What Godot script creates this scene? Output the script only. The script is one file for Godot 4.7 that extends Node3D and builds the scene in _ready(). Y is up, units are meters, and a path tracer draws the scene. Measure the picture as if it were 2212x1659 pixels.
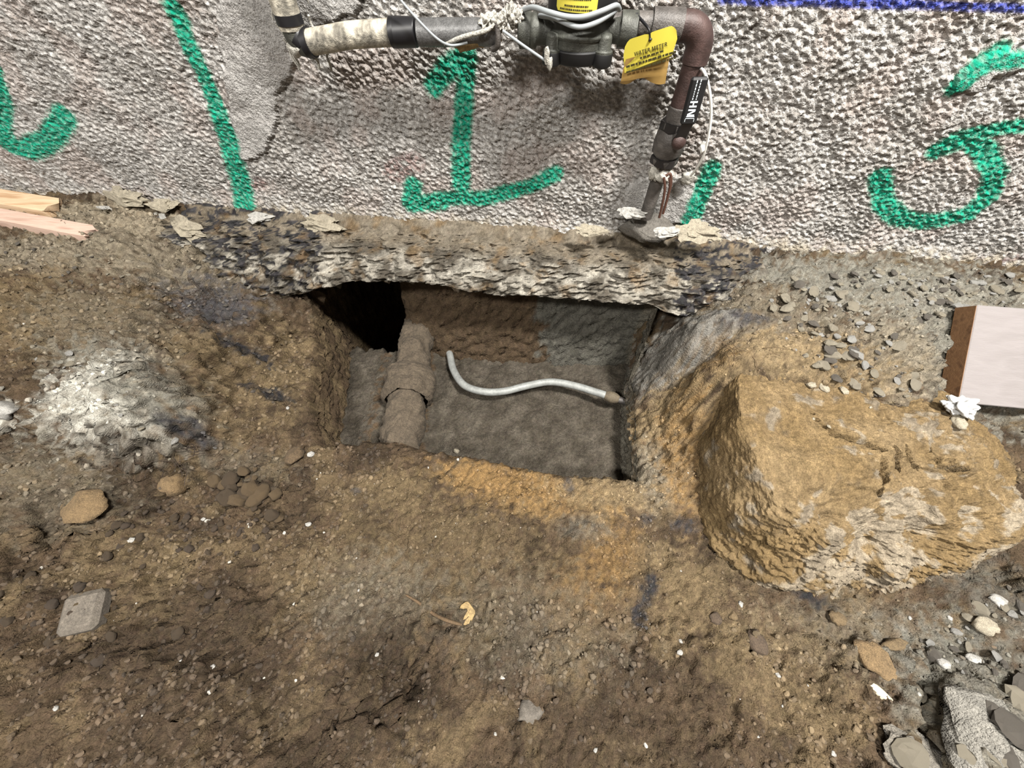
extends Node3D

# ------------------------------------------------------------------ camera
const PITCH := 55.0
const YAW := 6.6
const EYE := Vector3(0.0, 0.53, 0.8)
const FOCAL := 829.5
var cam_basis: Basis

var taken := {}
var rng := RandomNumberGenerator.new()
var M := {}

func ray(px: float, py: float) -> Vector3:
	return cam_basis * Vector3((px - 1106.0) / FOCAL, -(py - 829.5) / FOCAL, -1.0)

func at_y(px: float, py: float, y: float) -> Vector3:
	var d := ray(px, py)
	return EYE + d * ((y - EYE.y) / d.y)

func at_z(px: float, py: float, z: float) -> Vector3:
	var d := ray(px, py)
	return EYE + d * ((z - EYE.z) / d.z)

func px_size(p: Vector3) -> float:
	return absf((cam_basis.inverse() * (p - EYE)).z) / FOCAL

# ------------------------------------------------------------------ naming
func numbered(called: String) -> String:
	if not taken.has(called):
		taken[called] = 0
		return called
	taken[called] += 1
	return "%s_%03d" % [called, taken[called]]

func tag(o: Node, label: String, category: String, group := "", kind := "") -> Node:
	o.set_meta("label", label)
	if category != "": o.set_meta("category", category)
	if group != "": o.set_meta("group", group)
	if kind != "": o.set_meta("kind", kind)
	return o

func thing(called: String, label: String, category: String, at := Vector3.ZERO, group := "") -> Node3D:
	var o := Node3D.new()
	o.name = numbered(called)
	add_child(o, true)
	o.position = at
	tag(o, label, category, group)
	return o

func part(called: String, mesh: Mesh, mat: Material, parent: Node, at := Vector3.ZERO, rot := Basis.IDENTITY) -> MeshInstance3D:
	var o := MeshInstance3D.new()
	o.name = numbered(called) if parent == self else called
	o.mesh = mesh
	o.material_override = mat
	o.cast_shadow = GeometryInstance3D.SHADOW_CASTING_SETTING_ON
	parent.add_child(o, true)
	o.transform = Transform3D(rot, at)
	return o

# ------------------------------------------------------------------ meshes
func mesh_of(P: PackedVector3Array, I: PackedInt32Array, C := PackedColorArray(), UV := PackedVector2Array()) -> ArrayMesh:
	var N := PackedVector3Array()
	N.resize(P.size())
	for k in range(0, I.size(), 3):
		var a := I[k]
		var b := I[k + 1]
		var c := I[k + 2]
		var n := (P[c] - P[a]).cross(P[b] - P[a])
		N[a] += n
		N[b] += n
		N[c] += n
	for k in N.size():
		N[k] = N[k].normalized()
	var A := []
	A.resize(Mesh.ARRAY_MAX)
	A[Mesh.ARRAY_VERTEX] = P
	A[Mesh.ARRAY_NORMAL] = N
	A[Mesh.ARRAY_INDEX] = I
	if C.size(): A[Mesh.ARRAY_COLOR] = C
	if UV.size(): A[Mesh.ARRAY_TEX_UV] = UV
	var m := ArrayMesh.new()
	m.add_surface_from_arrays(Mesh.PRIMITIVE_TRIANGLES, A)
	return m

# grid of nu columns by nv rows (row-major); flip turns it over; keep[] can drop cells
func grid_index(nu: int, nv: int, flip := false, keep := PackedByteArray(), wrap := false) -> PackedInt32Array:
	var I := PackedInt32Array()
	for j in nv - 1:
		for i in (nu if wrap else nu - 1):
			var a := j * nu + i
			var b := j * nu + (i + 1) % nu
			var c := a + nu
			var d := b + nu
			if keep.size() and not (keep[a] or keep[b] or keep[c] or keep[d]):
				continue
			if flip:
				I.append_array([a, c, b, b, c, d])
			else:
				I.append_array([a, b, c, b, d, c])
	return I

# joins shapes into one mesh
class Shape:
	var P := PackedVector3Array()
	var I := PackedInt32Array()

	func quad_ring(n: int, a0: int, b0: int, closed := true) -> void:
		for i in (n if closed else n - 1):
			var j := (i + 1) % n
			I.append_array([a0 + i, b0 + i, a0 + j, a0 + j, b0 + i, b0 + j])

	# sweeps a circle along a path with radius r[k]
	func tube(path: Array, r, segs := 14, caps := true) -> Shape:
		var n := path.size()
		var up := Vector3.UP
		var prev := Vector3.ZERO
		var first := P.size()
		for k in n:
			var t: Vector3 = (path[mini(k + 1, n - 1)] - path[maxi(k - 1, 0)]).normalized()
			if k == 0:
				up = Vector3.UP if absf(t.y) < 0.9 else Vector3.RIGHT
			else:
				var ax := prev.cross(t)
				if ax.length() > 1e-6:
					up = up.rotated(ax.normalized(), prev.angle_to(t))
			prev = t
			var u := (up - t * up.dot(t)).normalized()
			var v := t.cross(u)
			var rad: float = r[k] if r is Array else r
			for s in segs:
				var a := TAU * s / segs
				P.append(path[k] + (u * cos(a) + v * sin(a)) * rad)
			if k > 0:
				quad_ring(segs, first + (k - 1) * segs, first + k * segs)
		if caps:
			cap(first, segs, path[0], true)
			cap(first + (n - 1) * segs, segs, path[n - 1], false)
		return self

	func cap(from: int, segs: int, mid: Vector3, start: bool) -> void:
		var c := P.size()
		for s in segs: P.append(P[from + s])
		P.append(mid)
		for s in segs:
			var t := (s + 1) % segs
			if start: I.append_array([c + s, c + t, c + segs])
			else: I.append_array([c + t, c + s, c + segs])

	# profile of Vector2(radius, height) turned about the axis; doubled points make a hard edge
	func lathe(prof: Array, at: Vector3, b := Basis.IDENTITY, segs := 28) -> Shape:
		var first := P.size()
		for k in prof.size():
			for s in segs:
				var a := TAU * s / segs
				P.append(at + b * Vector3(prof[k].x * cos(a), prof[k].y, prof[k].x * sin(a)))
			if k > 0 and not prof[k].is_equal_approx(prof[k - 1]):
				for s in segs:
					var a0 := first + (k - 1) * segs
					var t := (s + 1) % segs
					I.append_array([a0 + s, a0 + t, a0 + segs + s, a0 + t, a0 + segs + t, a0 + segs + s])
		return self

	# box with a chamfer
	func box(mid: Vector3, size: Vector3, b := Basis.IDENTITY, ch := 0.002) -> Shape:
		var h := size * 0.5
		for ax in 3:
			for sgn in [-1.0, 1.0]:
				var u := (ax + 1) % 3
				var v := (ax + 2) % 3
				var base := P.size()
				for q in [[-1, -1], [1, -1], [1, 1], [-1, 1]]:
					var p := Vector3.ZERO
					p[ax] = sgn * h[ax]
					p[u] = q[0] * (h[u] - ch)
					p[v] = q[1] * (h[v] - ch)
					P.append(mid + b * p)
				if sgn > 0: I.append_array([base, base + 2, base + 1, base, base + 3, base + 2])
				else: I.append_array([base, base + 1, base + 2, base, base + 2, base + 3])
		# chamfer strips between neighbouring faces
		for ax in 3:
			var u := (ax + 1) % 3
			var v := (ax + 2) % 3
			for su in [-1.0, 1.0]:
				for sv in [-1.0, 1.0]:
					var base := P.size()
					for e in [-1.0, 1.0]:
						var p := Vector3.ZERO
						p[ax] = e * (h[ax] - ch)
						p[u] = su * h[u]
						p[v] = sv * (h[v] - ch)
						P.append(mid + b * p)
						p[u] = su * (h[u] - ch)
						p[v] = sv * h[v]
						P.append(mid + b * p)
					if su * sv > 0: I.append_array([base, base + 1, base + 2, base + 1, base + 3, base + 2])
					else: I.append_array([base, base + 2, base + 1, base + 1, base + 2, base + 3])
		for sx in [-1.0, 1.0]:
			for sy in [-1.0, 1.0]:
				for sz in [-1.0, 1.0]:
					var base := P.size()
					P.append(mid + b * Vector3(sx * h.x, sy * (h.y - ch), sz * (h.z - ch)))
					P.append(mid + b * Vector3(sx * (h.x - ch), sy * h.y, sz * (h.z - ch)))
					P.append(mid + b * Vector3(sx * (h.x - ch), sy * (h.y - ch), sz * h.z))
					if sx * sy * sz > 0: I.append_array([base, base + 2, base + 1])
					else: I.append_array([base, base + 1, base + 2])
		return self

func done(s: Shape) -> ArrayMesh:
	return mesh_of(s.P, s.I)

func spline(pts: Array, per := 8) -> Array:
	var out := []
	for k in pts.size() - 1:
		var a: Vector3 = pts[maxi(k - 1, 0)]
		var b: Vector3 = pts[k]
		var c: Vector3 = pts[k + 1]
		var d: Vector3 = pts[mini(k + 2, pts.size() - 1)]
		for s in per:
			out.append(b.cubic_interpolate(c, a, d, float(s) / per))
	out.append(pts[-1])
	return out

func noise_of(freq: float, octaves := 3, sd := 1, kind := FastNoiseLite.TYPE_SIMPLEX_SMOOTH) -> FastNoiseLite:
	var n := FastNoiseLite.new()
	n.noise_type = kind
	n.seed = sd
	n.frequency = freq
	n.fractal_type = FastNoiseLite.FRACTAL_FBM if octaves > 1 else FastNoiseLite.FRACTAL_NONE
	n.fractal_octaves = octaves
	return n

# a stone: sphere grid pushed by noise and cut by a few planes
func stone_mesh(sd: int, squash: Vector3, rough := 0.25, cuts := 7, seg := 14, flat := false) -> ArrayMesh:
	var r := RandomNumberGenerator.new()
	r.seed = sd
	var n := noise_of(0.9, 3, sd)
	var planes := []
	for k in cuts:
		planes.append([Vector3(r.randf_range(-1, 1), r.randf_range(-1, 1), r.randf_range(-1, 1)).normalized(), r.randf_range(0.62, 0.9)])
	var P := PackedVector3Array()
	var rows := seg / 2 + 2
	for j in rows:
		var ph := PI * j / (rows - 1)
		for i in seg:
			var th := TAU * i / seg
			var d := Vector3(sin(ph) * cos(th), cos(ph), sin(ph) * sin(th))
			var p := d * (1.0 + rough * n.get_noise_3dv(d * 1.6))
			for pl in planes:
				var over: float = p.dot(pl[0]) - pl[1]
				if over > 0: p -= pl[0] * over * 0.92
			P.append(p * squash)
	var I := grid_index(seg, rows, false, PackedByteArray(), true)
	if not flat: return mesh_of(P, I)
	var Q := PackedVector3Array()
	var J := PackedInt32Array()
	for k in I:
		J.append(Q.size())
		Q.append(P[k])
	return mesh_of(Q, J)

# a crumpled wad of paper or cloth
func wad_mesh(sd: int, size: Vector3) -> ArrayMesh:
	var n := noise_of(1.15, 2, sd)
	var n2 := noise_of(2.0, 1, sd + 2, FastNoiseLite.TYPE_CELLULAR)
	n2.cellular_return_type = FastNoiseLite.RETURN_DISTANCE2_SUB
	var P := PackedVector3Array()
	for j in 26:
		for i in 40:
			var ph := PI * j / 25
			var th := TAU * i / 40
			var d := Vector3(sin(ph) * cos(th), cos(ph), sin(ph) * sin(th))
			P.append(d * size * (1.0 + 0.55 * n.get_noise_3dv(d) + 0.3 * n2.get_noise_3dv(d * 0.7)))
	return mesh_of(P, grid_index(40, 26, false, PackedByteArray(), true))

# ------------------------------------------------------------------ materials
func grain_texture(sd: int, freqs: Array, weights: Array, low: float, high: float, size := 512, gamma := 1.0) -> ImageTexture:
	var layers := []
	for k in freqs.size():
		var n := noise_of(freqs[k], 4, sd + k * 17)
		layers.append(n.get_seamless_image(size, size).get_data())
	var total := 0.0
	for w in weights: total += w
	var data := PackedByteArray()
	data.resize(size * size)
	for k in size * size:
		var v := 0.0
		for l in layers.size(): v += layers[l][k] / 255.0 * weights[l]
		v = pow(clampf((v / total - 0.5) * 1.5 + 0.5, 0, 1), gamma)
		data[k] = int(255.0 * clampf(lerpf(low, high, v), 0, 1))
	var im := Image.create_from_data(size, size, false, Image.FORMAT_L8, data)
	im.generate_mipmaps()
	return ImageTexture.create_from_image(im)

func ground_mat(tex: Texture2D, bump: Texture2D, scale: float, relief: float, rough := 0.95) -> StandardMaterial3D:
	var m := StandardMaterial3D.new()
	m.vertex_color_use_as_albedo = true
	m.albedo_texture = tex
	m.roughness = rough
	m.metallic_specular = 0.25
	m.heightmap_enabled = relief > 0
	m.heightmap_texture = bump
	m.heightmap_scale = relief
	m.uv1_triplanar = true
	m.uv1_world_triplanar = true
	m.uv1_scale = Vector3.ONE * scale
	return m

func plain(c: Color, rough := 0.7, metal := 0.0, tex: Texture2D = null, scale := 8.0, bump: Texture2D = null, relief := 0.0) -> StandardMaterial3D:
	var m := StandardMaterial3D.new()
	m.albedo_color = c
	m.roughness = rough
	m.metallic = metal
	if tex:
		m.albedo_texture = tex
		m.uv1_triplanar = true
		m.uv1_scale = Vector3.ONE * scale
	if bump:
		m.heightmap_enabled = true
		m.heightmap_texture = bump
		m.heightmap_scale = relief
		m.uv1_triplanar = true
		m.uv1_scale = Vector3.ONE * scale
	return m

func make_materials() -> void:
	var soil_t := grain_texture(3, [0.012, 0.045, 0.16], [0.8, 1.0, 1.4], 0.42, 1.0)
	var soil_b := grain_texture(7, [0.03, 0.09, 0.22], [0.8, 1.0, 0.7], 0.0, 1.0)
	var stucco_t := grain_texture(11, [0.03, 0.08, 0.2], [0.8, 1.1, 1.0], 0.5, 1.0)
	M.soil_t = soil_t
	M.soil_b = soil_b
	M.soil = ground_mat(soil_t, soil_b, 5.0, 0.4)
	M.rock = ground_mat(soil_t, soil_b, 4.0, 0.24)
	M.stucco = ground_mat(stucco_t, soil_b, 5.0, 0.34)
	M.room_stucco = plain(Color(0.71, 0.695, 0.675), 0.95, 0, stucco_t, 2.0)
	M.ceiling = plain(Color(0.72, 0.70, 0.66), 0.95)
	M.white_tape = plain(Color(0.86, 0.83, 0.76), 0.75, 0, grain_texture(21, [0.012, 0.05], [1.4, 0.9], 0.3, 1.0, 256), 9.0, soil_b, 0.1)
	M.black_tape = plain(Color(0.06, 0.06, 0.075), 0.45)
	M.galvanised = plain(Color(0.5, 0.5, 0.5), 0.45, 0.35, soil_t, 7.0, soil_b, 0.04)
	M.iron = plain(Color(0.40, 0.38, 0.365), 0.55, 0.2, grain_texture(31, [0.01, 0.05], [1.2, 0.8], 0.5, 1.0, 256), 7.0, soil_b, 0.08)
	M.copper_old = plain(Color(0.31, 0.235, 0.22), 0.55, 0.2, grain_texture(33, [0.01, 0.05], [1.2, 0.8], 0.55, 1.0, 256), 7.0, soil_b, 0.05)
	M.dark_steel = plain(Color(0.16, 0.15, 0.15), 0.45, 0.3)
	M.bronze = plain(Color(0.33, 0.335, 0.31), 0.55, 0.3, grain_texture(41, [0.012, 0.06], [1.0, 0.8], 0.6, 1.0, 256), 8.0, soil_b, 0.06)
	M.black_plastic = plain(Color(0.035, 0.036, 0.045), 0.62)
	M.yellow = plain(Color(0.74, 0.69, 0.25), 0.55)
	M.tag_shaded = plain(Color(0.62, 0.5, 0.28), 0.6)  # lower tag sheet: shade on the tag put into the tan colour
	M.ink = plain(Color(0.2, 0.18, 0.02), 0.8)
	M.white_ink = plain(Color(0.85, 0.9, 0.92), 0.6)
	M.wire = plain(Color(0.52, 0.54, 0.55), 0.5)
	M.white_cord = plain(Color(0.88, 0.88, 0.86), 0.6)
	M.old_wire = plain(Color(0.3, 0.2, 0.16), 0.6, 0.2)
	M.lead = plain(Color(0.6, 0.61, 0.6), 0.55, 0.1, grain_texture(51, [0.02, 0.08], [1.0, 0.8], 0.72, 1.0, 256), 6.0, soil_b, 0.06)
	M.brass_dusty = plain(Color(0.47, 0.42, 0.34), 0.8, 0.0, soil_t, 9.0)
	M.clay = plain(Color(0.43, 0.38, 0.315), 0.95, 0, soil_t, 5.0, soil_b, 0.35)
	M.plaster = plain(Color(0.9, 0.885, 0.84), 0.9, 0, soil_t, 9.0, soil_b, 0.25)
	M.paper = plain(Color(0.66, 0.66, 0.655), 0.85)
	M.twig = plain(Color(0.45, 0.36, 0.25), 0.85, 0, soil_t, 12.0)
	M.root = plain(Color(0.19, 0.15, 0.12), 0.9)
	M.leaf = plain(Color(0.73, 0.62, 0.42), 0.8, 0, soil_t, 10.0)

func wood_mat(c: Color, dark: Color, sd: int, stretch: Vector3) -> StandardMaterial3D:
	var n := noise_of(0.012, 4, sd)
	var g := Gradient.new()
	g.colors = PackedColorArray([dark, c, c.lerp(dark, 0.35), c])
	g.offsets = PackedFloat32Array([0.15, 0.45, 0.6, 0.85])
	var im := n.get_seamless_image(256, 256)
	var out := Image.create(256, 256, false, Image.FORMAT_RGB8)
	for j in 256:
		for i in 256:
			out.set_pixel(i, j, g.sample(im.get_pixel(i, j).r))
	out.generate_mipmaps()
	var m := StandardMaterial3D.new()
	m.albedo_texture = ImageTexture.create_from_image(out)
	m.roughness = 0.8
	m.uv1_triplanar = true
	m.uv1_scale = stretch
	m.heightmap_enabled = true
	m.heightmap_texture = M.soil_b
	m.heightmap_scale = 0.05
	return m

# ------------------------------------------------------------------ terrain
const GX0 := -1.42
const GX1 := 1.16
const GZ0 := -0.06
const GZ1 := 1.16
const STEP := 0.0045
var gnx: int
var gnz: int
var gh := PackedFloat32Array()      # smooth height under every grid point
var gP := PackedVector3Array()
var gC := PackedColorArray()
var pit_rim := PackedVector2Array()
var pit_floor_y := -0.355

# heights read off the photograph: pixel x, pixel y, height in metres
const HEIGHTS := [
	[0, 540, 0.0], [250, 540, 0.0], [430, 535, -0.03], [340, 560, -0.035], [470, 570, -0.09], [560, 590, -0.12], [0, 640, -0.02], [200, 640, -0.03], [320, 640, -0.05], [390, 630, -0.09], [460, 650, -0.11], [300, 600, -0.03],
	[0, 760, -0.05], [150, 760, -0.055], [290, 740, -0.055], [0, 900, -0.1], [120, 850, -0.07], [250, 830, -0.055], [340, 830, -0.07],
	[250, 930, -0.09], [330, 920, -0.1], [0, 1050, -0.13], [150, 1020, -0.145], [250, 1000, -0.16], [0, 1250, -0.17], [0, 1450, -0.2], [0, 1640, -0.22],
	[150, 1150, -0.18], [200, 1300, -0.205],
	[385, 700, -0.085], [470, 690, -0.11], [560, 670, -0.12], [395, 790, -0.085], [385, 880, -0.1],
	[640, 735, -0.205], [645, 830, -0.205], [600, 920, -0.21], [520, 960, -0.205], [430, 1010, -0.21], [330, 1055, -0.205], [220, 1100, -0.195],
	[505, 760, -0.14], [580, 715, -0.15], [470, 850, -0.15], [625, 680, -0.15],
	[700, 1050, -0.22], [900, 1050, -0.22], [1100, 1080, -0.22], [1300, 1090, -0.22], [1430, 1060, -0.22], [1420, 940, -0.215], [1415, 880, -0.205],
	[600, 1250, -0.23], [900, 1250, -0.24], [1200, 1250, -0.235], [1450, 1250, -0.225], [1600, 1330, -0.21], [1800, 1370, -0.2], [2000, 1370, -0.18],
	[300, 1450, -0.22], [600, 1500, -0.24], [900, 1500, -0.25], [1200, 1500, -0.245], [1500, 1500, -0.22], [1800, 1550, -0.19], [2050, 1500, -0.16],
	[2180, 1350, -0.14], [2100, 1650, -0.15], [1500, 1150, -0.22], [1600, 1250, -0.22],
	[1620, 600, 0.0], [1800, 610, 0.0], [2100, 610, 0.0], [2212, 640, 0.0], [1580, 690, -0.012], [1750, 700, -0.012], [1900, 700, -0.006], [1990, 760, -0.012],
	[1590, 760, -0.025], [1750, 790, -0.03], [1900, 830, -0.03], [1510, 715, -0.035], [1545, 790, -0.05],
	[1700, 1000, -0.15], [1900, 1050, -0.15], [2050, 1000, -0.12], [2205, 930, -0.12], [2200, 1060, -0.15], [2205, 1200, -0.15], [2120, 790, -0.11], [2050, 830, -0.09], [2200, 780, -0.1], [2080, 700, -0.005], [1395, 745, -0.2], [1400, 810, -0.21], [1500, 800, -0.12]]

func fit_heights() -> void:
	var pts := PackedVector3Array()
	for h in HEIGHTS:
		pts.append(at_y(h[0], h[1], h[2]))
	# far corners outside the frame
	for q in [Vector3(-1.5, -0.02, 0.5), Vector3(-1.5, -0.1, 1.3), Vector3(-0.8, -0.22, 1.3), Vector3(0, -0.24, 1.3), Vector3(0.8, -0.16, 1.3), Vector3(1.3, -0.1, 1.2), Vector3(1.3, -0.02, 0.6), Vector3(1.3, 0, 0.1), Vector3(-1.5, 0, 0.0), Vector3(-0.9, 0, 0.02), Vector3(0.5, 0, 0.02), Vector3(0.9, 0, 0.02), Vector3(0.95, -0.08, 0.25), Vector3(1.0, -0.12, 0.42)]:
		pts.append(q)
	var n := pts.size()
	var A := []
	for i in n:
		var row := PackedFloat64Array()
		for j in n:
			row.append(-sqrt(Vector2(pts[i].x - pts[j].x, pts[i].z - pts[j].z).length_squared() + 0.0004) + (-0.0 if i != j else 0.0006))
		row.append(1.0)
		row.append(pts[i].y)
		A.append(row)
	var last := PackedFloat64Array()
	for j in n: last.append(1.0)
	last.append(0.0)
	last.append(0.0)
	A.append(last)
	var m := n + 1
	for c in m:
		var best := c
		for r in range(c + 1, m):
			if absf(A[r][c]) > absf(A[best][c]): best = r
		var tmp: PackedFloat64Array = A[c]
		A[c] = A[best]
		A[best] = tmp
		var prow: PackedFloat64Array = A[c]
		for r in range(c + 1, m):
			var rr: PackedFloat64Array = A[r]
			var f := rr[c] / prow[c]
			if f == 0.0: continue
			for k in range(c, m + 1): rr[k] -= f * prow[k]
			A[r] = rr
	var w := PackedFloat64Array()
	w.resize(m)
	for c in range(m - 1, -1, -1):
		var s: float = A[c][m]
		for k in range(c + 1, m): s -= A[c][k] * w[k]
		w[c] = s / A[c][c]
	# coarse table, then smooth lookup
	gnx = int((GX1 - GX0) / STEP) + 1
	gnz = int((GZ1 - GZ0) / STEP) + 1
	var cs := 0.018
	var cx := int((GX1 - GX0) / cs) + 3
	var cz := int((GZ1 - GZ0) / cs) + 3
	var T := PackedFloat32Array()
	T.resize(cx * cz)
	for j in cz:
		for i in cx:
			var x := GX0 + i * cs
			var z := GZ0 + j * cs
			var s := w[n]
			for k in n:
				var dx := x - pts[k].x
				var dz := z - pts[k].z
				s -= w[k] * sqrt(dx * dx + dz * dz + 0.0004)
			T[j * cx + i] = s
	gh.resize(gnx * gnz)
	for j in gnz:
		var fz := j * STEP / cs
		var jz := int(fz)
		var v := fz - jz
		for i in gnx:
			var fx := i * STEP / cs
			var ix := int(fx)
			var u := fx - ix
			var o := jz * cx + ix
			gh[j * gnx + i] = lerpf(lerpf(T[o], T[o + 1], u), lerpf(T[o + cx], T[o + cx + 1], u), v)

func smooth_h(x: float, z: float) -> float:
	var i := clampi(int((x - GX0) / STEP), 0, gnx - 1)
	var j := clampi(int((z - GZ0) / STEP), 0, gnz - 1)
	return gh[j * gnx + i]

func surf_h(x: float, z: float) -> float:
	var i := clampi(int(round((x - GX0) / STEP)), 0, gnx - 1)
	var j := clampi(int(round((z - GZ0) / STEP)), 0, gnz - 1)
	return gP[j * gnx + i].y

# where the line of sight through a pixel meets the finished soil
func on_ground(px: float, py: float) -> Vector3:
	var d := ray(px, py)
	var t := (0.06 - EYE.y) / d.y
	var p := EYE + d * t
	for k in 400:
		p = EYE + d * t
		if p.y <= surf_h(p.x, p.z): break
		t += 0.0015
	return p

# ellipse in plan about the soil seen at a pixel; calls back for every grid point inside
func patch(px: float, py: float, y: float, rx: float, rz: float, turn: float, edge: FastNoiseLite, wobble: float) -> Array:
	var c := at_y(px, py, y)
	var out := []
	var big := maxf(rx, rz) * (1.0 + wobble) + 0.01
	var i0 := clampi(int((c.x - big - GX0) / STEP), 0, gnx - 1)
	var i1 := clampi(int((c.x + big - GX0) / STEP), 0, gnx - 1)
	var j0 := clampi(int((c.z - big - GZ0) / STEP), 0, gnz - 1)
	var j1 := clampi(int((c.z + big - GZ0) / STEP), 0, gnz - 1)
	var co := cos(turn)
	var si := sin(turn)
	for j in range(j0, j1 + 1):
		for i in range(i0, i1 + 1):
			var x := GX0 + i * STEP
			var z := GZ0 + j * STEP
			var dx := x - c.x
			var dz := z - c.z
			var u := (dx * co + dz * si) / rx
			var v := (-dx * si + dz * co) / rz
			var r := sqrt(u * u + v * v) + wobble * edge.get_noise_2d(x, z)
			if r < 1.0: out.append([j * gnx + i, r])
	return out

# Godot colours for soils, in linear light
var SOIL := Color(0.134, 0.094, 0.059)
var SOIL_DARK := Color(0.074, 0.053, 0.035)
var OCHRE := Color(0.349, 0.218, 0.093)
var SAND := Color(0.319, 0.236, 0.134)
var DUST := Color(0.244, 0.208, 0.153)
var GREY := Color(0.222, 0.211, 0.177)
var CHALK := Color(0.698, 0.677, 0.595)
var COAL := Color(0.045, 0.043, 0.045)

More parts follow.
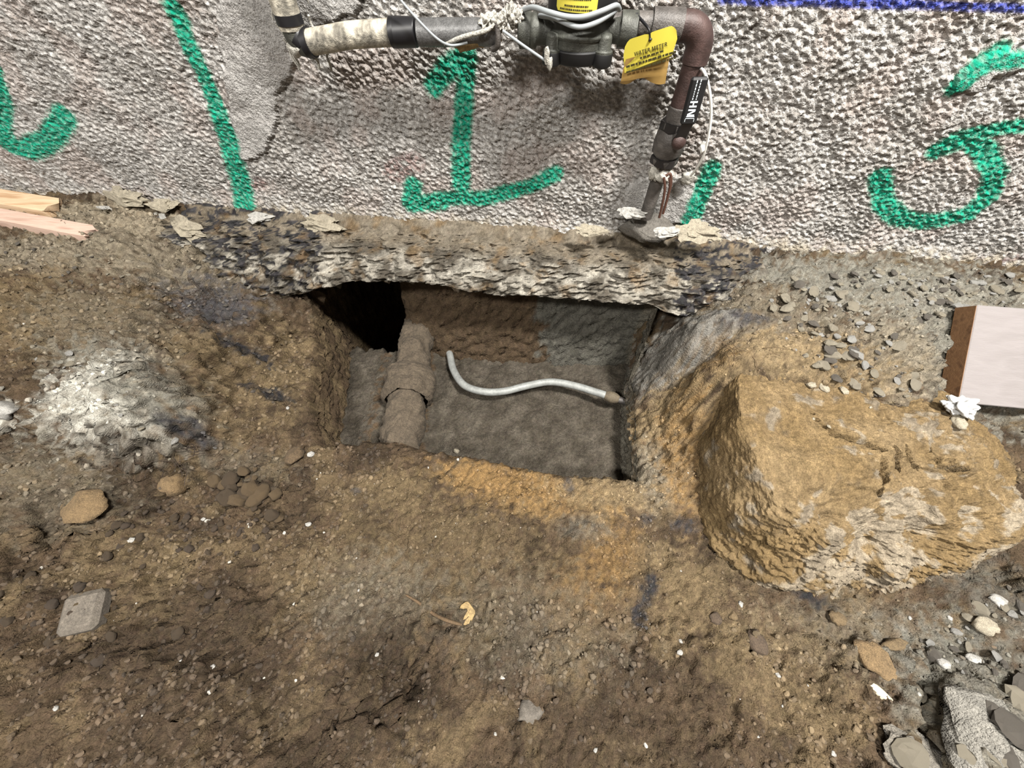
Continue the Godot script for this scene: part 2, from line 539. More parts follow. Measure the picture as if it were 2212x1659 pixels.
# soil colours: pixel, height there, radii in metres, turn in degrees, colour, strength
func soil_patches() -> Array:
	return [
		# grey gravelly floor along the wall on the right
		[2000, 640, 0, 0.42, 0.13, 4, GREY * 1.45, 0.9], [1750, 600, 0, 0.2, 0.07, 0, GREY * 1.2, 0.7], [2120, 760, 0, 0.25, 0.12, 0, GREY * 1.2, 0.8],
		[1960, 760, 0, 0.12, 0.1, 20, DUST * 1.3, 0.8], [1700, 700, 0, 0.2, 0.1, 0, DUST, 0.7], [1800, 760, 0, 0.16, 0.06, 10, SAND, 0.7],
		[1600, 640, 0, 0.1, 0.07, 0, DUST, 0.6], [1560, 670, 0, 0.07, 0.035, 15, COAL * 2.0, 0.75], [1610, 690, -0.01, 0.05, 0.02, 10, COAL * 2, 0.7],
		[1640, 760, -0.02, 0.12, 0.05, 0, SAND * 1.1, 0.7], [1530, 760, -0.05, 0.05, 0.06, 0, OCHRE, 0.7],
		# right hand side of the trench: grey cemented face and ochre foot
		[1450, 760, -0.12, 0.085, 0.1, 0, Color(0.3, 0.285, 0.255), 0.95], [1440, 920, -0.2, 0.075, 0.1, 0, SAND * 1.2, 1.0], [1430, 1020, -0.215, 0.08, 0.1, 0, DUST * 1.25, 0.9], [1470, 1000, -0.2, 0.05, 0.14, 0, OCHRE, 0.7],
		# left shelf
		[100, 550, 0, 0.3, 0.07, 0, DUST * 1.35, 0.8], [330, 540, -0.01, 0.25, 0.08, 0, DUST * 1.3, 0.8], [250, 480, 0, 0.22, 0.06, 0, DUST * 1.7, 0.85], [60, 680, -0.03, 0.3, 0.12, 0, SAND * 0.78, 0.7],
		[420, 600, -0.03, 0.12, 0.07, 0, COAL * 2.5, 0.75], [430, 640, -0.05, 0.09, 0.05, 0, COAL * 2, 0.8],
		[220, 700, -0.05, 0.2, 0.1, 0, DUST * 0.85, 0.6], [230, 770, -0.05, 0.16, 0.05, 0, GREY * 1.3, 0.7],
		[200, 860, -0.07, 0.13, 0.09, -20, CHALK * 0.9, 0.9], [250, 930, -0.1, 0.11, 0.05, -20, CHALK, 0.8], [330, 850, -0.075, 0.08, 0.06, 0, GREY * 1.2, 0.8],
		[230, 900, -0.08, 0.05, 0.03, 0, CHALK * 1.15, 0.85], [5, 890, -0.09, 0.035, 0.03, 0, CHALK * 1.1, 0.9],
		[520, 800, -0.14, 0.14, 0.12, 0, SAND * 0.72, 0.65], [600, 700, -0.12, 0.07, 0.05, 0, SAND * 0.85, 0.7],
		[100, 1050, -0.14, 0.14, 0.1, 0, DUST * 0.8, 0.6], [300, 1000, -0.17, 0.1, 0.05, 0, SOIL_DARK, 0.7],
		# trench floor
		[1130, 1050, -0.22, 0.2, 0.07, 5, OCHRE, 0.85], [1020, 1030, -0.22, 0.08, 0.035, 0, OCHRE * 1.1, 0.8], [1300, 1060, -0.22, 0.12, 0.06, 0, SAND * 1.1, 0.75],
		[1320, 1190, -0.22, 0.07, 0.09, 0, OCHRE * 0.9, 0.6], [1250, 1290, -0.235, 0.09, 0.07, 0, OCHRE * 0.8, 0.55], [1480, 1280, -0.22, 0.1, 0.1, 0, SAND * 0.85, 0.6],
		[860, 1050, -0.22, 0.1, 0.05, 0, SAND * 0.75, 0.6], [960, 1180, -0.23, 0.25, 0.12, 0, SAND * 0.62, 0.55], [800, 1290, -0.23, 0.16, 0.09, 0, DUST * 0.85, 0.65],
		[1150, 1350, -0.24, 0.2, 0.1, 0, DUST * 0.7, 0.5], [520, 1000, -0.2, 0.12, 0.05, 0, DUST * 0.75, 0.5],
		[300, 1230, -0.2, 0.14, 0.08, 20, SAND * 0.66, 0.6], [650, 1230, -0.23, 0.1, 0.08, 0, SAND * 0.66, 0.5], [430, 1380, -0.22, 0.2, 0.1, 0, SOIL_DARK * 1.05, 0.7],
		[820, 1480, -0.245, 0.12, 0.13, 0, SOIL_DARK * 0.85, 0.75], [500, 1560, -0.23, 0.25, 0.09, 0, SOIL_DARK * 1.1, 0.5],
		[1900, 1380, -0.19, 0.2, 0.07, 0, DUST * 0.95, 0.6], [1700, 1450, -0.2, 0.12, 0.09, 0, SAND * 0.75, 0.55], [1350, 1620, -0.235, 0.2, 0.09, 0, SOIL_DARK * 1.1, 0.6],
		[2120, 1560, -0.155, 0.1, 0.13, 0, GREY * 1.1, 0.85], [2100, 1460, -0.16, 0.1, 0.07, 0, GREY * 0.9, 0.6], [2190, 1300, -0.14, 0.09, 0.09, 0, GREY * 0.8, 0.6],
		[1405, 1270, -0.225, 0.022, 0.03, 20, COAL * 1.1, 0.92], [1385, 1320, -0.225, 0.012, 0.03, 10, COAL * 1.5, 0.85], [1475, 1135, -0.22, 0.03, 0.018, 0, COAL * 1.6, 0.7],
		[1400, 1120, -0.22, 0.02, 0.012, 0, COAL * 2, 0.6], [1230, 1040, -0.22, 0.012, 0.035, -15, COAL * 2.2, 0.55], [1260, 1140, -0.22, 0.06, 0.03, 0, GREY * 0.8, 0.5],
		[1750, 1290, -0.2, 0.035, 0.014, 25, COAL, 0.9], [770, 1060, -0.22, 0.015, 0.008, 20, COAL * 2.2, 0.6],
		[520, 752, -0.14, 0.075, 0.02, 5, COAL, 0.95], [570, 840, -0.175, 0.065, 0.017, 5, COAL, 0.9], [385, 920, -0.115, 0.035, 0.022, 0, COAL * 1.4, 0.85]]

# dents and bumps of the soil: pixel, height there, radii, turn, depth
const DENTS := [
	[820, 1470, -0.245, 0.085, 0.075, 20, -0.035], [730, 1520, -0.245, 0.014, 0.07, -12, -0.02], [880, 1490, -0.245, 0.02, 0.06, 18, -0.03], [650, 1560, -0.24, 0.1, 0.06, 0, -0.02], [350, 1500, -0.22, 0.12, 0.07, 10, 0.018], [500, 1330, -0.225, 0.08, 0.05, 0, 0.014], [1250, 1450, -0.24, 0.1, 0.06, 0, 0.012], [1600, 1560, -0.215, 0.1, 0.06, 20, -0.016], [160, 1410, -0.205, 0.02, 0.05, -30, -0.03],
	[130, 1130, -0.18, 0.07, 0.05, 20, -0.03], [70, 1200, -0.17, 0.05, 0.05, 0, -0.018], [180, 1090, -0.18, 0.045, 0.03, 0, 0.02],
	[200, 860, -0.065, 0.1, 0.07, -20, 0.022], [250, 930, -0.09, 0.08, 0.04, -20, 0.018], [330, 840, -0.07, 0.06, 0.05, 0, 0.016],
	[8, 890, -0.09, 0.03, 0.02, 0, 0.018], [10, 925, -0.1, 0.03, 0.02, 0, -0.03],
	[560, 860, -0.17, 0.06, 0.03, 0, 0.014], [430, 650, -0.055, 0.06, 0.03, 0, -0.02], [640, 700, -0.13, 0.04, 0.03, 0, 0.02],
	[510, 745, -0.125, 0.07, 0.012, 5, -0.01], [565, 835, -0.16, 0.06, 0.01, 5, -0.01],
	[540, 1065, -0.215, 0.08, 0.05, 0, 0.012], [300, 1010, -0.17, 0.09, 0.03, 0, -0.02], [400, 1030, -0.2, 0.03, 0.025, 0, 0.02],
	[1150, 1535, -0.245, 0.035, 0.025, -20, -0.014], [1640, 1400, -0.21, 0.03, 0.03, 20, -0.008],
	[2020, 1560, -0.16, 0.02, 0.1, 25, -0.035], [2120, 1580, -0.155, 0.08, 0.1, 0, 0.025], [1900, 1410, -0.19, 0.05, 0.025, 20, 0.012],
	[1450, 1330, -0.225, 0.1, 0.06, 0, -0.006], [1000, 1180, -0.23, 0.15, 0.1, 0, 0.008], [1000, 1400, -0.245, 0.2, 0.06, 0, 0.01],
	[640, 990, -0.215, 0.022, 0.018, 0, 0.015], [2170, 1230, -0.15, 0.03, 0.08, 0, -0.03]]

func build_ground() -> void:
	fit_heights()
	pit_rim = PackedVector2Array([Vector2(-0.449, 0.492), Vector2(-0.485, 0.465), Vector2(-0.503, 0.43), Vector2(-0.53, 0.36), Vector2(-0.548, 0.29), Vector2(-0.575, 0.2), Vector2(-0.6, 0.12), Vector2(-0.6, -0.04), Vector2(0.25, -0.04), Vector2(0.265, 0.06), Vector2(0.246, 0.15), Vector2(0.24, 0.244), Vector2(0.24, 0.36), Vector2(0.234, 0.487), Vector2(0.15, 0.492), Vector2(0.054, 0.496), Vector2(-0.05, 0.486), Vector2(-0.141, 0.478), Vector2(-0.23, 0.474), Vector2(-0.315, 0.462), Vector2(-0.38, 0.478)])
	var edge := noise_of(22.0, 3, 5)
	for d in DENTS:
		for q in patch(d[0], d[1], d[2], d[3], d[4], deg_to_rad(d[5]), edge, 0.35):
			var f: float = 1.0 - q[1] * q[1]
			gh[q[0]] += d[6] * f * f
	var big := noise_of(6.0, 2, 2)
	var mid := noise_of(28.0, 3, 9)
	var fine := noise_of(95.0, 3, 13)
	var crumb := noise_of(150.0, 1, 19, FastNoiseLite.TYPE_CELLULAR)
	crumb.cellular_return_type = FastNoiseLite.RETURN_DISTANCE
	var zone := noise_of(4.0, 2, 23)
	var tint := noise_of(9.0, 3, 29)
	var speck := noise_of(120.0, 2, 31)
	gP.resize(gnx * gnz)
	gC.resize(gnx * gnz)
	var keep := PackedByteArray()
	keep.resize(gnx * gnz)
	# signed distance to the pit rim, only near it
	var box := Rect2(pit_rim[0], Vector2.ZERO)
	for p in pit_rim: box = box.expand(p)
	for j in gnz:
		for i in gnx:
			var k := j * gnx + i
			var x := GX0 + i * STEP
			var z := GZ0 + j * STEP
			var il := maxi(i - 1, 0)
			var ir := mini(i + 1, gnx - 1)
			var ju := maxi(j - 1, 0)
			var jd := mini(j + 1, gnz - 1)
			var hx := (gh[j * gnx + ir] - gh[j * gnx + il]) / ((ir - il) * STEP)
			var hz := (gh[jd * gnx + i] - gh[ju * gnx + i]) / ((jd - ju) * STEP)
			var n := Vector3(-hx, 1.0, -hz).normalized()
			var p := Vector3(x, gh[k], z)
			var rough := 0.55 + 0.75 * clampf(zone.get_noise_2d(x, z) + 0.4, 0, 1) + 0.5 * (1.0 - n.y)
			if x < -0.35: rough += 0.4
			if z > 0.72: rough += 0.3
			rough *= 1.0 - 0.65 * exp(-(pow((x - 0.28) / 0.09, 2.0) + pow((z - 0.22) / 0.15, 2.0)))
			var cr := crumb.get_noise_3d(p.x, p.y, p.z)
			var a := 0.010 * big.get_noise_3dv(p) + rough * (0.0145 * mid.get_noise_3dv(p) + 0.009 * fine.get_noise_3dv(p) - 0.005 * cr)
			p += n * a
			if i > 0 and j > 0: p += Vector3(fine.get_noise_2d(z * 1.3 + 7, x), 0, fine.get_noise_2d(x + 3, z * 1.2)) * 0.0016
			keep[k] = 1
			var v2 := Vector2(x, z)
			if box.has_point(v2) and Geometry2D.is_point_in_polygon(v2, pit_rim):
				var dist := 1.0
				for e in pit_rim.size():
					dist = minf(dist, v2.distance_to(Geometry2D.get_closest_point_to_segment(v2, pit_rim[e], pit_rim[(e + 1) % pit_rim.size()])))
					if dist < 0.001: break
				dist += 0.006 * mid.get_noise_2d(x * 1.5, z * 1.5)
				var f := clampf(dist / 0.012, 0, 1)
				p.y -= 0.022 * f * f
				if dist > 0.012: keep[k] = 0
			gP[k] = p
			var c := SOIL.lerp(SOIL_DARK, clampf(tint.get_noise_2d(x, z) * 1.4 + 0.3, 0, 1))
			c = c.lerp(SAND * 0.7, clampf(tint.get_noise_2d(x + 5, z - 3) * 1.6, 0, 0.6))
			gC[k] = c * (1.0 + 0.28 * speck.get_noise_2d(x, z))
	var fray := noise_of(45.0, 4, 37)
	for s in soil_patches():
		var col: Color = s[6]
		for q in patch(s[0], s[1], s[2], s[3], s[4], deg_to_rad(s[5]), fray, 0.75):
			var k: int = q[0]
			var f := clampf((1.0 - q[1]) * 2.2, 0, 1) * float(s[7])
			var p := gP[k]
			f = clampf(f * (1.0 + 0.9 * speck.get_noise_2d(p.x * 0.6 + 9, p.z * 0.6)), 0, 1)
			var c := gC[k].lerp(col * (1.0 + 0.3 * speck.get_noise_2d(p.x, p.z)), f)
			c.a = 1.0
			gC[k] = c
	var soil := Node3D.new()
	soil.name = "floor"
	add_child(soil)
	soil.set_meta("kind", "structure")
	soil.set_meta("label", "brown earth floor dug out into a trench below the wall")
	part("soil_surface", mesh_of(gP, grid_index(gnx, gnz, false, keep), gC), M.soil, soil)
	build_pit(soil)
	# plain earth beyond the part in view, out to the walls of the room
	var s := Shape.new()
	s.box(Vector3(-2.2, -0.16, 1.6), Vector3(1.6, 0.24, 3.6), Basis.IDENTITY, 0.01)
	s.box(Vector3(2.05, -0.16, 1.6), Vector3(1.8, 0.24, 3.6), Basis.IDENTITY, 0.01)
	s.box(Vector3(-0.1, -0.3, 2.3), Vector3(3.0, 0.2, 2.3), Basis.IDENTITY, 0.01)
	s.box(Vector3(0, -0.75, 1.5), Vector3(6.0, 0.1, 4.2), Basis.IDENTITY, 0.01)
	part("outer_earth", done(s), plain(Color(0.46, 0.38, 0.30), 0.95, 0, M.soil_t, 3.0), soil)

func build_pit(soil: Node3D) -> void:
	# ring of (rim, foot): the side walls, the back under the ledge and the burrow on the left
	var ring := [ # rim x, z, top y, foot x, z
		[0.262, 0.085, -0.05, 0.255, 0.075], [0.25, 0.15, -0.1, 0.245, 0.15], [0.246, 0.244, -0.2, 0.24, 0.244], [0.246, 0.36, -0.212, 0.238, 0.36], [0.24, 0.493, -0.212, 0.232, 0.485],
		[0.15, 0.5, -0.212, 0.15, 0.49], [0.054, 0.504, -0.212, 0.05, 0.492], [-0.05, 0.494, -0.212, -0.05, 0.484], [-0.141, 0.486, -0.212, -0.141, 0.476], [-0.23, 0.482, -0.212, -0.23, 0.472],
		[-0.315, 0.47, -0.212, -0.315, 0.46], [-0.38, 0.486, -0.212, -0.38, 0.475], [-0.452, 0.5, -0.21, -0.44, 0.485], [-0.49, 0.472, -0.205, -0.475, 0.455], [-0.51, 0.432, -0.2, -0.492, 0.42],
		[-0.537, 0.362, -0.2, -0.512, 0.35], [-0.556, 0.29, -0.2, -0.528, 0.28], [-0.584, 0.2, -0.19, -0.55, 0.19], [-0.608, 0.12, -0.16, -0.57, 0.1],
		[-0.63, 0.0, -0.1, -0.6, -0.02], [-0.64, -0.15, -0.06, -0.62, -0.15], [-0.6, -0.3, -0.06, -0.58, -0.3], [-0.46, -0.3, -0.06, -0.46, -0.3], [-0.42, -0.15, -0.06, -0.43, -0.15],
		[-0.395, 0.0, -0.06, -0.405, 0.06], [-0.35, 0.035, -0.06, -0.36, 0.105], [-0.25, 0.04, -0.06, -0.26, 0.12], [-0.1, 0.035, -0.06, -0.1, 0.112], [0.08, 0.03, -0.06, 0.07, 0.1], [0.2, 0.04, -0.055, 0.19, 0.09]]
	var rows := 34
	var n := ring.size()
	var A := []
	for k in n:
		var a: Array = ring[k]
		var b: Array = ring[(k + 1) % n]
		var len := Vector2(a[0], a[1]).distance_to(Vector2(b[0], b[1]))
		var m := maxi(1, int(len / 0.006))
		for s in m:
			var t := float(s) / m
			var r := []
			for q in 5: r.append(lerpf(a[q], b[q], t))
			A.append(r)
	var nu := A.size()
	var P := PackedVector3Array()
	var C := PackedColorArray()
	var lay := noise_of(30.0, 3, 61)
	var fine := noise_of(110.0, 3, 63)
	var tint := noise_of(14.0, 3, 65)
	for j in rows:
		var t := float(j) / (rows - 1)
		for i in nu:
			var r: Array = A[i]
			var nx: Array = A[(i + 1) % nu]
			var pv: Array = A[(i + nu - 1) % nu]
			var tan := Vector2(nx[0] - pv[0], nx[1] - pv[1]).normalized()
			var inward := Vector3(-tan.y, 0, tan.x)
			var top: float = r[2]
			if r[1] > 0.2: top = smooth_h(r[0], r[1]) - 0.012
			var y := lerpf(top, pit_floor_y - (0.3 if r[1] < 0.1 and r[0] < -0.39 else 0.02), t)
			var p := Vector3(lerpf(r[0], r[3], t), y, lerpf(r[1], r[4], t))
			var q := Vector3(p.x, p.y * 2.2, p.z)
			p += inward * 0.014 * smoothstep(0.12, 0.22, r[1])
			p += inward * (0.013 * lay.get_noise_3dv(q) + 0.005 * fine.get_noise_3dv(p)) * smoothstep(-0.05, 0.12, t)
			P.append(p)
			var c := SOIL.lerp(SAND * 0.75, clampf(tint.get_noise_3dv(p) * 1.5 + 0.3, 0, 1))
			var f := tint.get_noise_3d(p.x, p.y, 3.0)
			if p.z < 0.16 and p.x > -0.42 and p.x < 0.24:
				# brown earth on the left of the back, grey old concrete on the right
				c = SOIL.lerp(GREY * 0.75, smoothstep(-0.012, 0.004, p.x + 0.06 * f + 0.02 * fine.get_noise_3dv(p)))
			elif p.x > 0.2:
				c = GREY.lerp(DUST, 0.5 + 0.5 * f)
			C.append(c * (1.0 + 0.3 * fine.get_noise_3dv(p)))
	part("pit_side", mesh_of(P, grid_index(nu, rows, false, PackedByteArray(), true), C), M.soil, soil)
	var st := 0.005
	var w := int(1.02 / st)
	var h := int(0.86 / st)
	P = PackedVector3Array()
	C = PackedColorArray()
	for j in h:
		for i in w:
			var x := -0.68 + i * st
			var z := -0.33 + j * st
			# earth banked up against the right flank of the clay pipe, smooth silt elsewhere
			var pipe_x := lerpf(-0.395, -0.345, (z - 0.1) / 0.37)
			var bank := exp(-pow((x - pipe_x - 0.045) / 0.045, 2.0)) * 0.022 + exp(-pow((x - pipe_x + 0.06) / 0.03, 2.0)) * 0.01
			var y := pit_floor_y + bank + 0.009 * lay.get_noise_2d(x * 0.5, z * 0.5) + 0.004 * fine.get_noise_2d(x, z)
			y += 0.012 * smoothstep(0.4, 0.47, z)
			# the burrow under the wall drops away on the far side of the clay pipe
			y -= 0.3 * smoothstep(0.11, 0.05, z + 0.02 * lay.get_noise_2d(x, 1.0)) * smoothstep(-0.395, -0.43, x)
			P.append(Vector3(x, y, z))
			var c := Color(0.107, 0.091, 0.07).lerp(Color(0.152, 0.131, 0.103), clampf(tint.get_noise_2d(x, z) * 2.0 + 0.5, 0, 1))
			c = c.lerp(SOIL, smoothstep(0.4, 0.5, bank / 0.022 + 0.35 * tint.get_noise_2d(x * 3, z * 3)))
			C.append(c * (1.0 + 0.22 * fine.get_noise_2d(x * 1.4, z * 1.4)))
	part("pit_bottom", mesh_of(P, grid_index(w, h), C), M.soil, soil)

# ------------------------------------------------------------------ ledge under the wall
func build_ledge() -> void:
	# lower edge of the broken ledge as seen, with its reach from the wall
	var low := [[290, 545, 0.12], [380, 598, 0.14], [470, 630, 0.15], [560, 642, 0.15], [640, 640, 0.15], [700, 624, 0.15], [760, 611, 0.15], [870, 610, 0.15], [960, 621, 0.15], [1080, 641, 0.15], [1150, 642, 0.15], [1250, 650, 0.15], [1390, 662, 0.15], [1470, 682, 0.155], [1530, 690, 0.16], [1600, 660, 0.14], [1660, 620, 0.1]]
	var key := []
	for q in low: key.append(at_z(q[0], q[1], q[2]))
	var x0: float = key[0].x
	var x1: float = key[-1].x
	var nu := int((x1 - x0) / 0.0042)
	var nv := 84
	var prof := [Vector2(-0.25, 0.02), Vector2(-0.01, 0.02), Vector2(0.08, 0.012), Vector2(0.4, -0.03), Vector2(0.7, -0.14), Vector2(0.9, -0.5), Vector2(1.0, -0.88), Vector2(0.98, -1.0), Vector2(0.85, -1.0), Vector2(0.3, -0.98), Vector2(-0.6, -0.9), Vector2(-2.4, -0.85)]
	var cut := [0.0, 0.02, 0.08, 0.2, 0.38, 0.55, 0.68, 0.74, 0.8, 0.87, 0.93, 1.0]
	var flake := noise_of(27.0, 4, 71)
	var flake2 := noise_of(110.0, 3, 73)
	var big := noise_of(11.0, 2, 75)
	var tint := noise_of(16.0, 3, 77)
	var P := PackedVector3Array()
	var C := PackedColorArray()
	for j in nv:
		var t := float(j) / (nv - 1)
		var s := 0
		while s < cut.size() - 2 and t > cut[s + 1]: s += 1
		var f: float = (t - cut[s]) / (cut[s + 1] - cut[s])
		var pr: Vector2 = prof[s].lerp(prof[s + 1], f)
		for i in nu:
			var x := x0 + (x1 - x0) * i / (nu - 1)
			var k := 0
			while k < key.size() - 2 and x > key[k + 1].x: k += 1
			var g := clampf((x - key[k].x) / (key[k + 1].x - key[k].x), 0, 1)
			g = g * g * (3 - 2 * g)
			var reach := lerpf(key[k].z, key[k + 1].z, g)
			var drop := -lerpf(key[k].y, key[k + 1].y, g)
			var p := Vector3(x, pr.y * drop if pr.y < 0 else pr.y, pr.x * reach)
			var q := Vector3(p.x * 0.55, p.y * 1.7, p.z)
			var amp := smoothstep(0.02, 0.16, t)
			var ridge := absf(flake.get_noise_3dv(q))
			var dir := Vector3(0, 0.45, 0.9)
			if t > 0.76: dir = Vector3(0, -0.9, 0.3)
			p += dir * amp * (0.02 * big.get_noise_3dv(p) + 0.037 * (ridge - 0.22) + 0.009 * flake2.get_noise_3dv(q * 1.1))
			P.append(p)
			var n1 := tint.get_noise_3dv(p)
			var n2 := tint.get_noise_3d(p.x * 2.0, p.y * 5.0, 4.0)
			var c := Color(0.14, 0.122, 0.097).lerp(Color(0.52, 0.485, 0.415), clampf(n1 * 1.7 + 0.7 * n2 + 0.4, 0, 1))
			c = c.lerp(Color(0.25, 0.205, 0.148), clampf((0.36 - t) * 6.0 + n1, 0, 0.8))
			# layers of old tar broken through at both ends, with hard edges
			var tar := tint.get_noise_3d(p.x * 1.1 + 2.0, p.y * 4.0, p.z * 2.0) + 0.5 * flake2.get_noise_3dv(p * 0.5)
			if (p.x < -0.52 or p.x > 0.27) and tar > 0.02: c = COAL * (1.3 + flake.get_noise_3dv(p))
			c = c.lerp(Color(0.24, 0.155, 0.075), clampf(tint.get_noise_3d(p.x, p.y + 9.0, p.z) * 2.0 - 0.35, 0, 0.6))
			C.append(c * (1.0 + 0.4 * flake2.get_noise_3dv(p)))
	var o := part("footing_ledge", mesh_of(P, grid_index(nu, nv), C), M.rock, get_node("wall_back"))
	o.set_meta("label", "broken flaky concrete ledge overhanging the open pit")

# ------------------------------------------------------------------ wall
# sprayed strokes: colour key, half width in pixels, then pixels along the stroke
const STROKES := [
	["green", 22, [-30, 120], [-5, 190], [0, 265], [15, 312], [60, 325], [105, 305], [135, 262], [140, 250]],
	["green", 20, [372, 12], [408, 95], [448, 185], [488, 285]], ["green", 25, [488, 285], [512, 372], [532, 448]],
	["green", 24, [938, 186], [962, 152], [1008, 124]], ["green", 22, [1012, 118], [1006, 170], [1000, 240], [996, 310], [996, 400]],
	["green", 22, [893, 402], [890, 438], [950, 436]], ["green", 18, [950, 430], [1050, 428], [1130, 408], [1200, 376]],
	["green", 22, [1538, 366], [1514, 420], [1490, 478]],
	["green", 24, [2070, 178], [2110, 145], [2150, 118]], ["green", 17, [2150, 130], [2190, 130], [2250, 122]],
	["green", 26, [2032, 322], [2060, 306], [2110, 296]], ["green", 17, [2100, 288], [2160, 280], [2250, 268]],
	["green", 21, [2100, 300], [2130, 330], [2148, 380], [2135, 425], [2085, 465], [2000, 482], [1940, 470], [1908, 440], [1900, 378]],
	["blue", 12, [1560, -8], [1700, -2], [1850, 4], [1960, 8]], ["blue", 8, [1950, 8], [2080, 14], [2260, 22]],
	["maroon", 9, [2150, 566], [2185, 556], [2240, 548]], ["red", 26, [850, 372], [890, 352]], ["red", 14, [1545, 535], [1585, 528]], ["red", 15, [505, 402], [560, 396]]]

func build_wall() -> void:
	var st := 0.0025
	var X0 := -1.42
	var X1 := 1.16
	var Y0 := -0.1
	var Y1 := 0.46
	var nu := int((X1 - X0) / st) + 1
	var nv := int((Y1 - Y0) / st) + 1
	var coat := noise_of(135.0, 3, 81)
	coat.fractal_gain = 0.68
	var sand := noise_of(170.0, 2, 82)
	var pits := noise_of(160.0, 1, 83, FastNoiseLite.TYPE_CELLULAR)
	pits.cellular_return_type = FastNoiseLite.RETURN_DISTANCE
	pits.cellular_jitter = 1.0
	var big := noise_of(9.0, 2, 85)
	var tint := noise_of(5.0, 3, 87)
	var dirt := noise_of(26.0, 3, 89)
	var fuzz := noise_of(120.0, 2, 91)
	# smooth cement patches, outlines in pixels
	var smooth := []
	for poly in [
		[[478, -40], [640, -40], [628, 70], [622, 112], [636, 130], [632, 150], [598, 208], [600, 262], [575, 330], [528, 345], [512, 318], [500, 240], [486, 150], [470, 60]],
		[[630, -40], [800, -40], [770, 22], [720, 42], [690, 62], [640, 70]],
		[[1330, 470], [1352, 415], [1380, 385], [1440, 370], [1500, 400], [1512, 440], [1490, 486]],
		[[2040, 202], [2080, 150], [2150, 112], [2212, 110], [2212, 150], [2140, 165], [2105, 198]]]:
		var pv := PackedVector2Array()
		for q in poly:
			var w := at_z(q[0], q[1], 0.0)
			pv.append(Vector2(w.x, w.y))
		smooth.append(pv)
	var cover := PackedFloat32Array()
	cover.resize(nu * nv)
	var inks := {"green": 0, "blue": 1, "maroon": 2, "red": 3}
	var ink_of := PackedByteArray()
	ink_of.resize(nu * nv)
	for s in STROKES:
		var pts := []
		for k in range(2, s.size()):
			var w := at_z(s[k][0], s[k][1], 0.0)
			pts.append(Vector3(w.x, w.y, s[1] * px_size(w)))
		for k in pts.size() - 1:
			var a: Vector3 = pts[k]
			var b: Vector3 = pts[k + 1]
			var R := maxf(a.z, b.z) * 1.5
			var i0 := clampi(int((minf(a.x, b.x) - R - X0) / st), 0, nu - 1)
			var i1 := clampi(int((maxf(a.x, b.x) + R - X0) / st), 0, nu - 1)
			var j0 := clampi(int((minf(a.y, b.y) - R - Y0) / st), 0, nv - 1)
			var j1 := clampi(int((maxf(a.y, b.y) + R - Y0) / st), 0, nv - 1)
			var a2 := Vector2(a.x, a.y)
			var ab := Vector2(b.x, b.y) - a2
			for j in range(j0, j1 + 1):
				for i in range(i0, i1 + 1):
					var v := Vector2(X0 + i * st, Y0 + j * st)
					var t := clampf((v - a2).dot(ab) / ab.length_squared(), 0, 1)
					var d := v.distance_to(a2 + ab * t) / lerpf(a.z, b.z, t)
					d += 0.28 * fuzz.get_noise_2dv(v) + 0.15 * dirt.get_noise_2dv(v)
					var f := smoothstep(1.15, 0.72, d)
					if s[0] == "red" or s[0] == "maroon": f *= 0.45 * clampf(1.0 + 2.5 * fuzz.get_noise_2dv(v * 0.5), 0, 1)
					if f > cover[j * nu + i]:
						cover[j * nu + i] = f
						ink_of[j * nu + i] = inks[s[0]]
	var paint := [Color(0.014, 0.4, 0.25), Color(0.07, 0.095, 0.45), Color(0.16, 0.03, 0.04), Color(0.3, 0.11, 0.1)]
	var P := PackedVector3Array()
	var C := PackedColorArray()
	P.resize(nu * nv)
	C.resize(nu * nv)
	for j in nv:
		for i in nu:
			var k := j * nu + i
			var x := X0 + i * st
			var y := Y0 + j * st
			var v := Vector2(x, y)
			var sm := 0.0
			for pv in smooth:
				if Geometry2D.is_point_in_polygon(v + Vector2(dirt.get_noise_2d(x, y), dirt.get_noise_2d(y, x)) * 0.006, pv): sm = 1.0
			var c1 := coat.get_noise_2d(x * 0.5, y * 0.95)
			var sn := sand.get_noise_2d(x * 0.55 + 4.0, y)
			var pd := pits.get_noise_2d(x * 0.75, y * 1.1)
			var low := smoothstep(0.045, 0.0, y + 0.012 * dirt.get_noise_2d(x, 3.0))
			var bed := 1.0 - 0.75 * sm - 0.45 * low
			var z := 0.006 * big.get_noise_2d(x, y) + bed * (0.0068 * c1 + 0.0016 * pd + 0.0012 * sn) + 0.006 * sm + 0.0012 * dirt.get_noise_2d(x * 2, y * 2) + 0.006 * low
			P[k] = Vector3(x, y, z)
			var tn := tint.get_noise_2d(x, y)
			var dn := dirt.get_noise_2d(x, y)
			var c := Color(0.51, 0.492, 0.467).lerp(Color(0.43, 0.407, 0.377), clampf(tn * 1.5 + 0.4, 0, 1))
			c = c.lerp(Color(0.8, 0.785, 0.76), clampf(sn * 1.9, 0, 0.85))
			c = c.lerp(Color(0.27, 0.245, 0.22), clampf(-sn * 1.7 - 0.12, 0, 0.75))
			c = c.lerp(Color(0.55, 0.43, 0.38), clampf(tint.get_noise_2d(x * 1.4 + 8, y * 1.4) * 0.9, 0, 0.3))
			c = c.lerp(Color(0.55, 0.535, 0.515), sm * 0.85)
			c = c.lerp(Color(0.66, 0.58, 0.45), low * clampf(0.45 + dn * 1.8, 0, 0.9))
			if cover[k] > 0.0:
				var ink: Color = paint[ink_of[k]]
				c = c.lerp(ink * (1.0 + 0.55 * c1 + 0.35 * fuzz.get_noise_2d(x * 0.7, y * 0.7)), cover[k] * clampf(0.93 + 0.5 * fuzz.get_noise_2d(x, y), 0.3, 1.0))
			c.a = 1.0
			C[k] = c
	var w := Node3D.new()
	w.name = "wall_back"
	add_child(w)
	w.set_meta("kind", "structure")
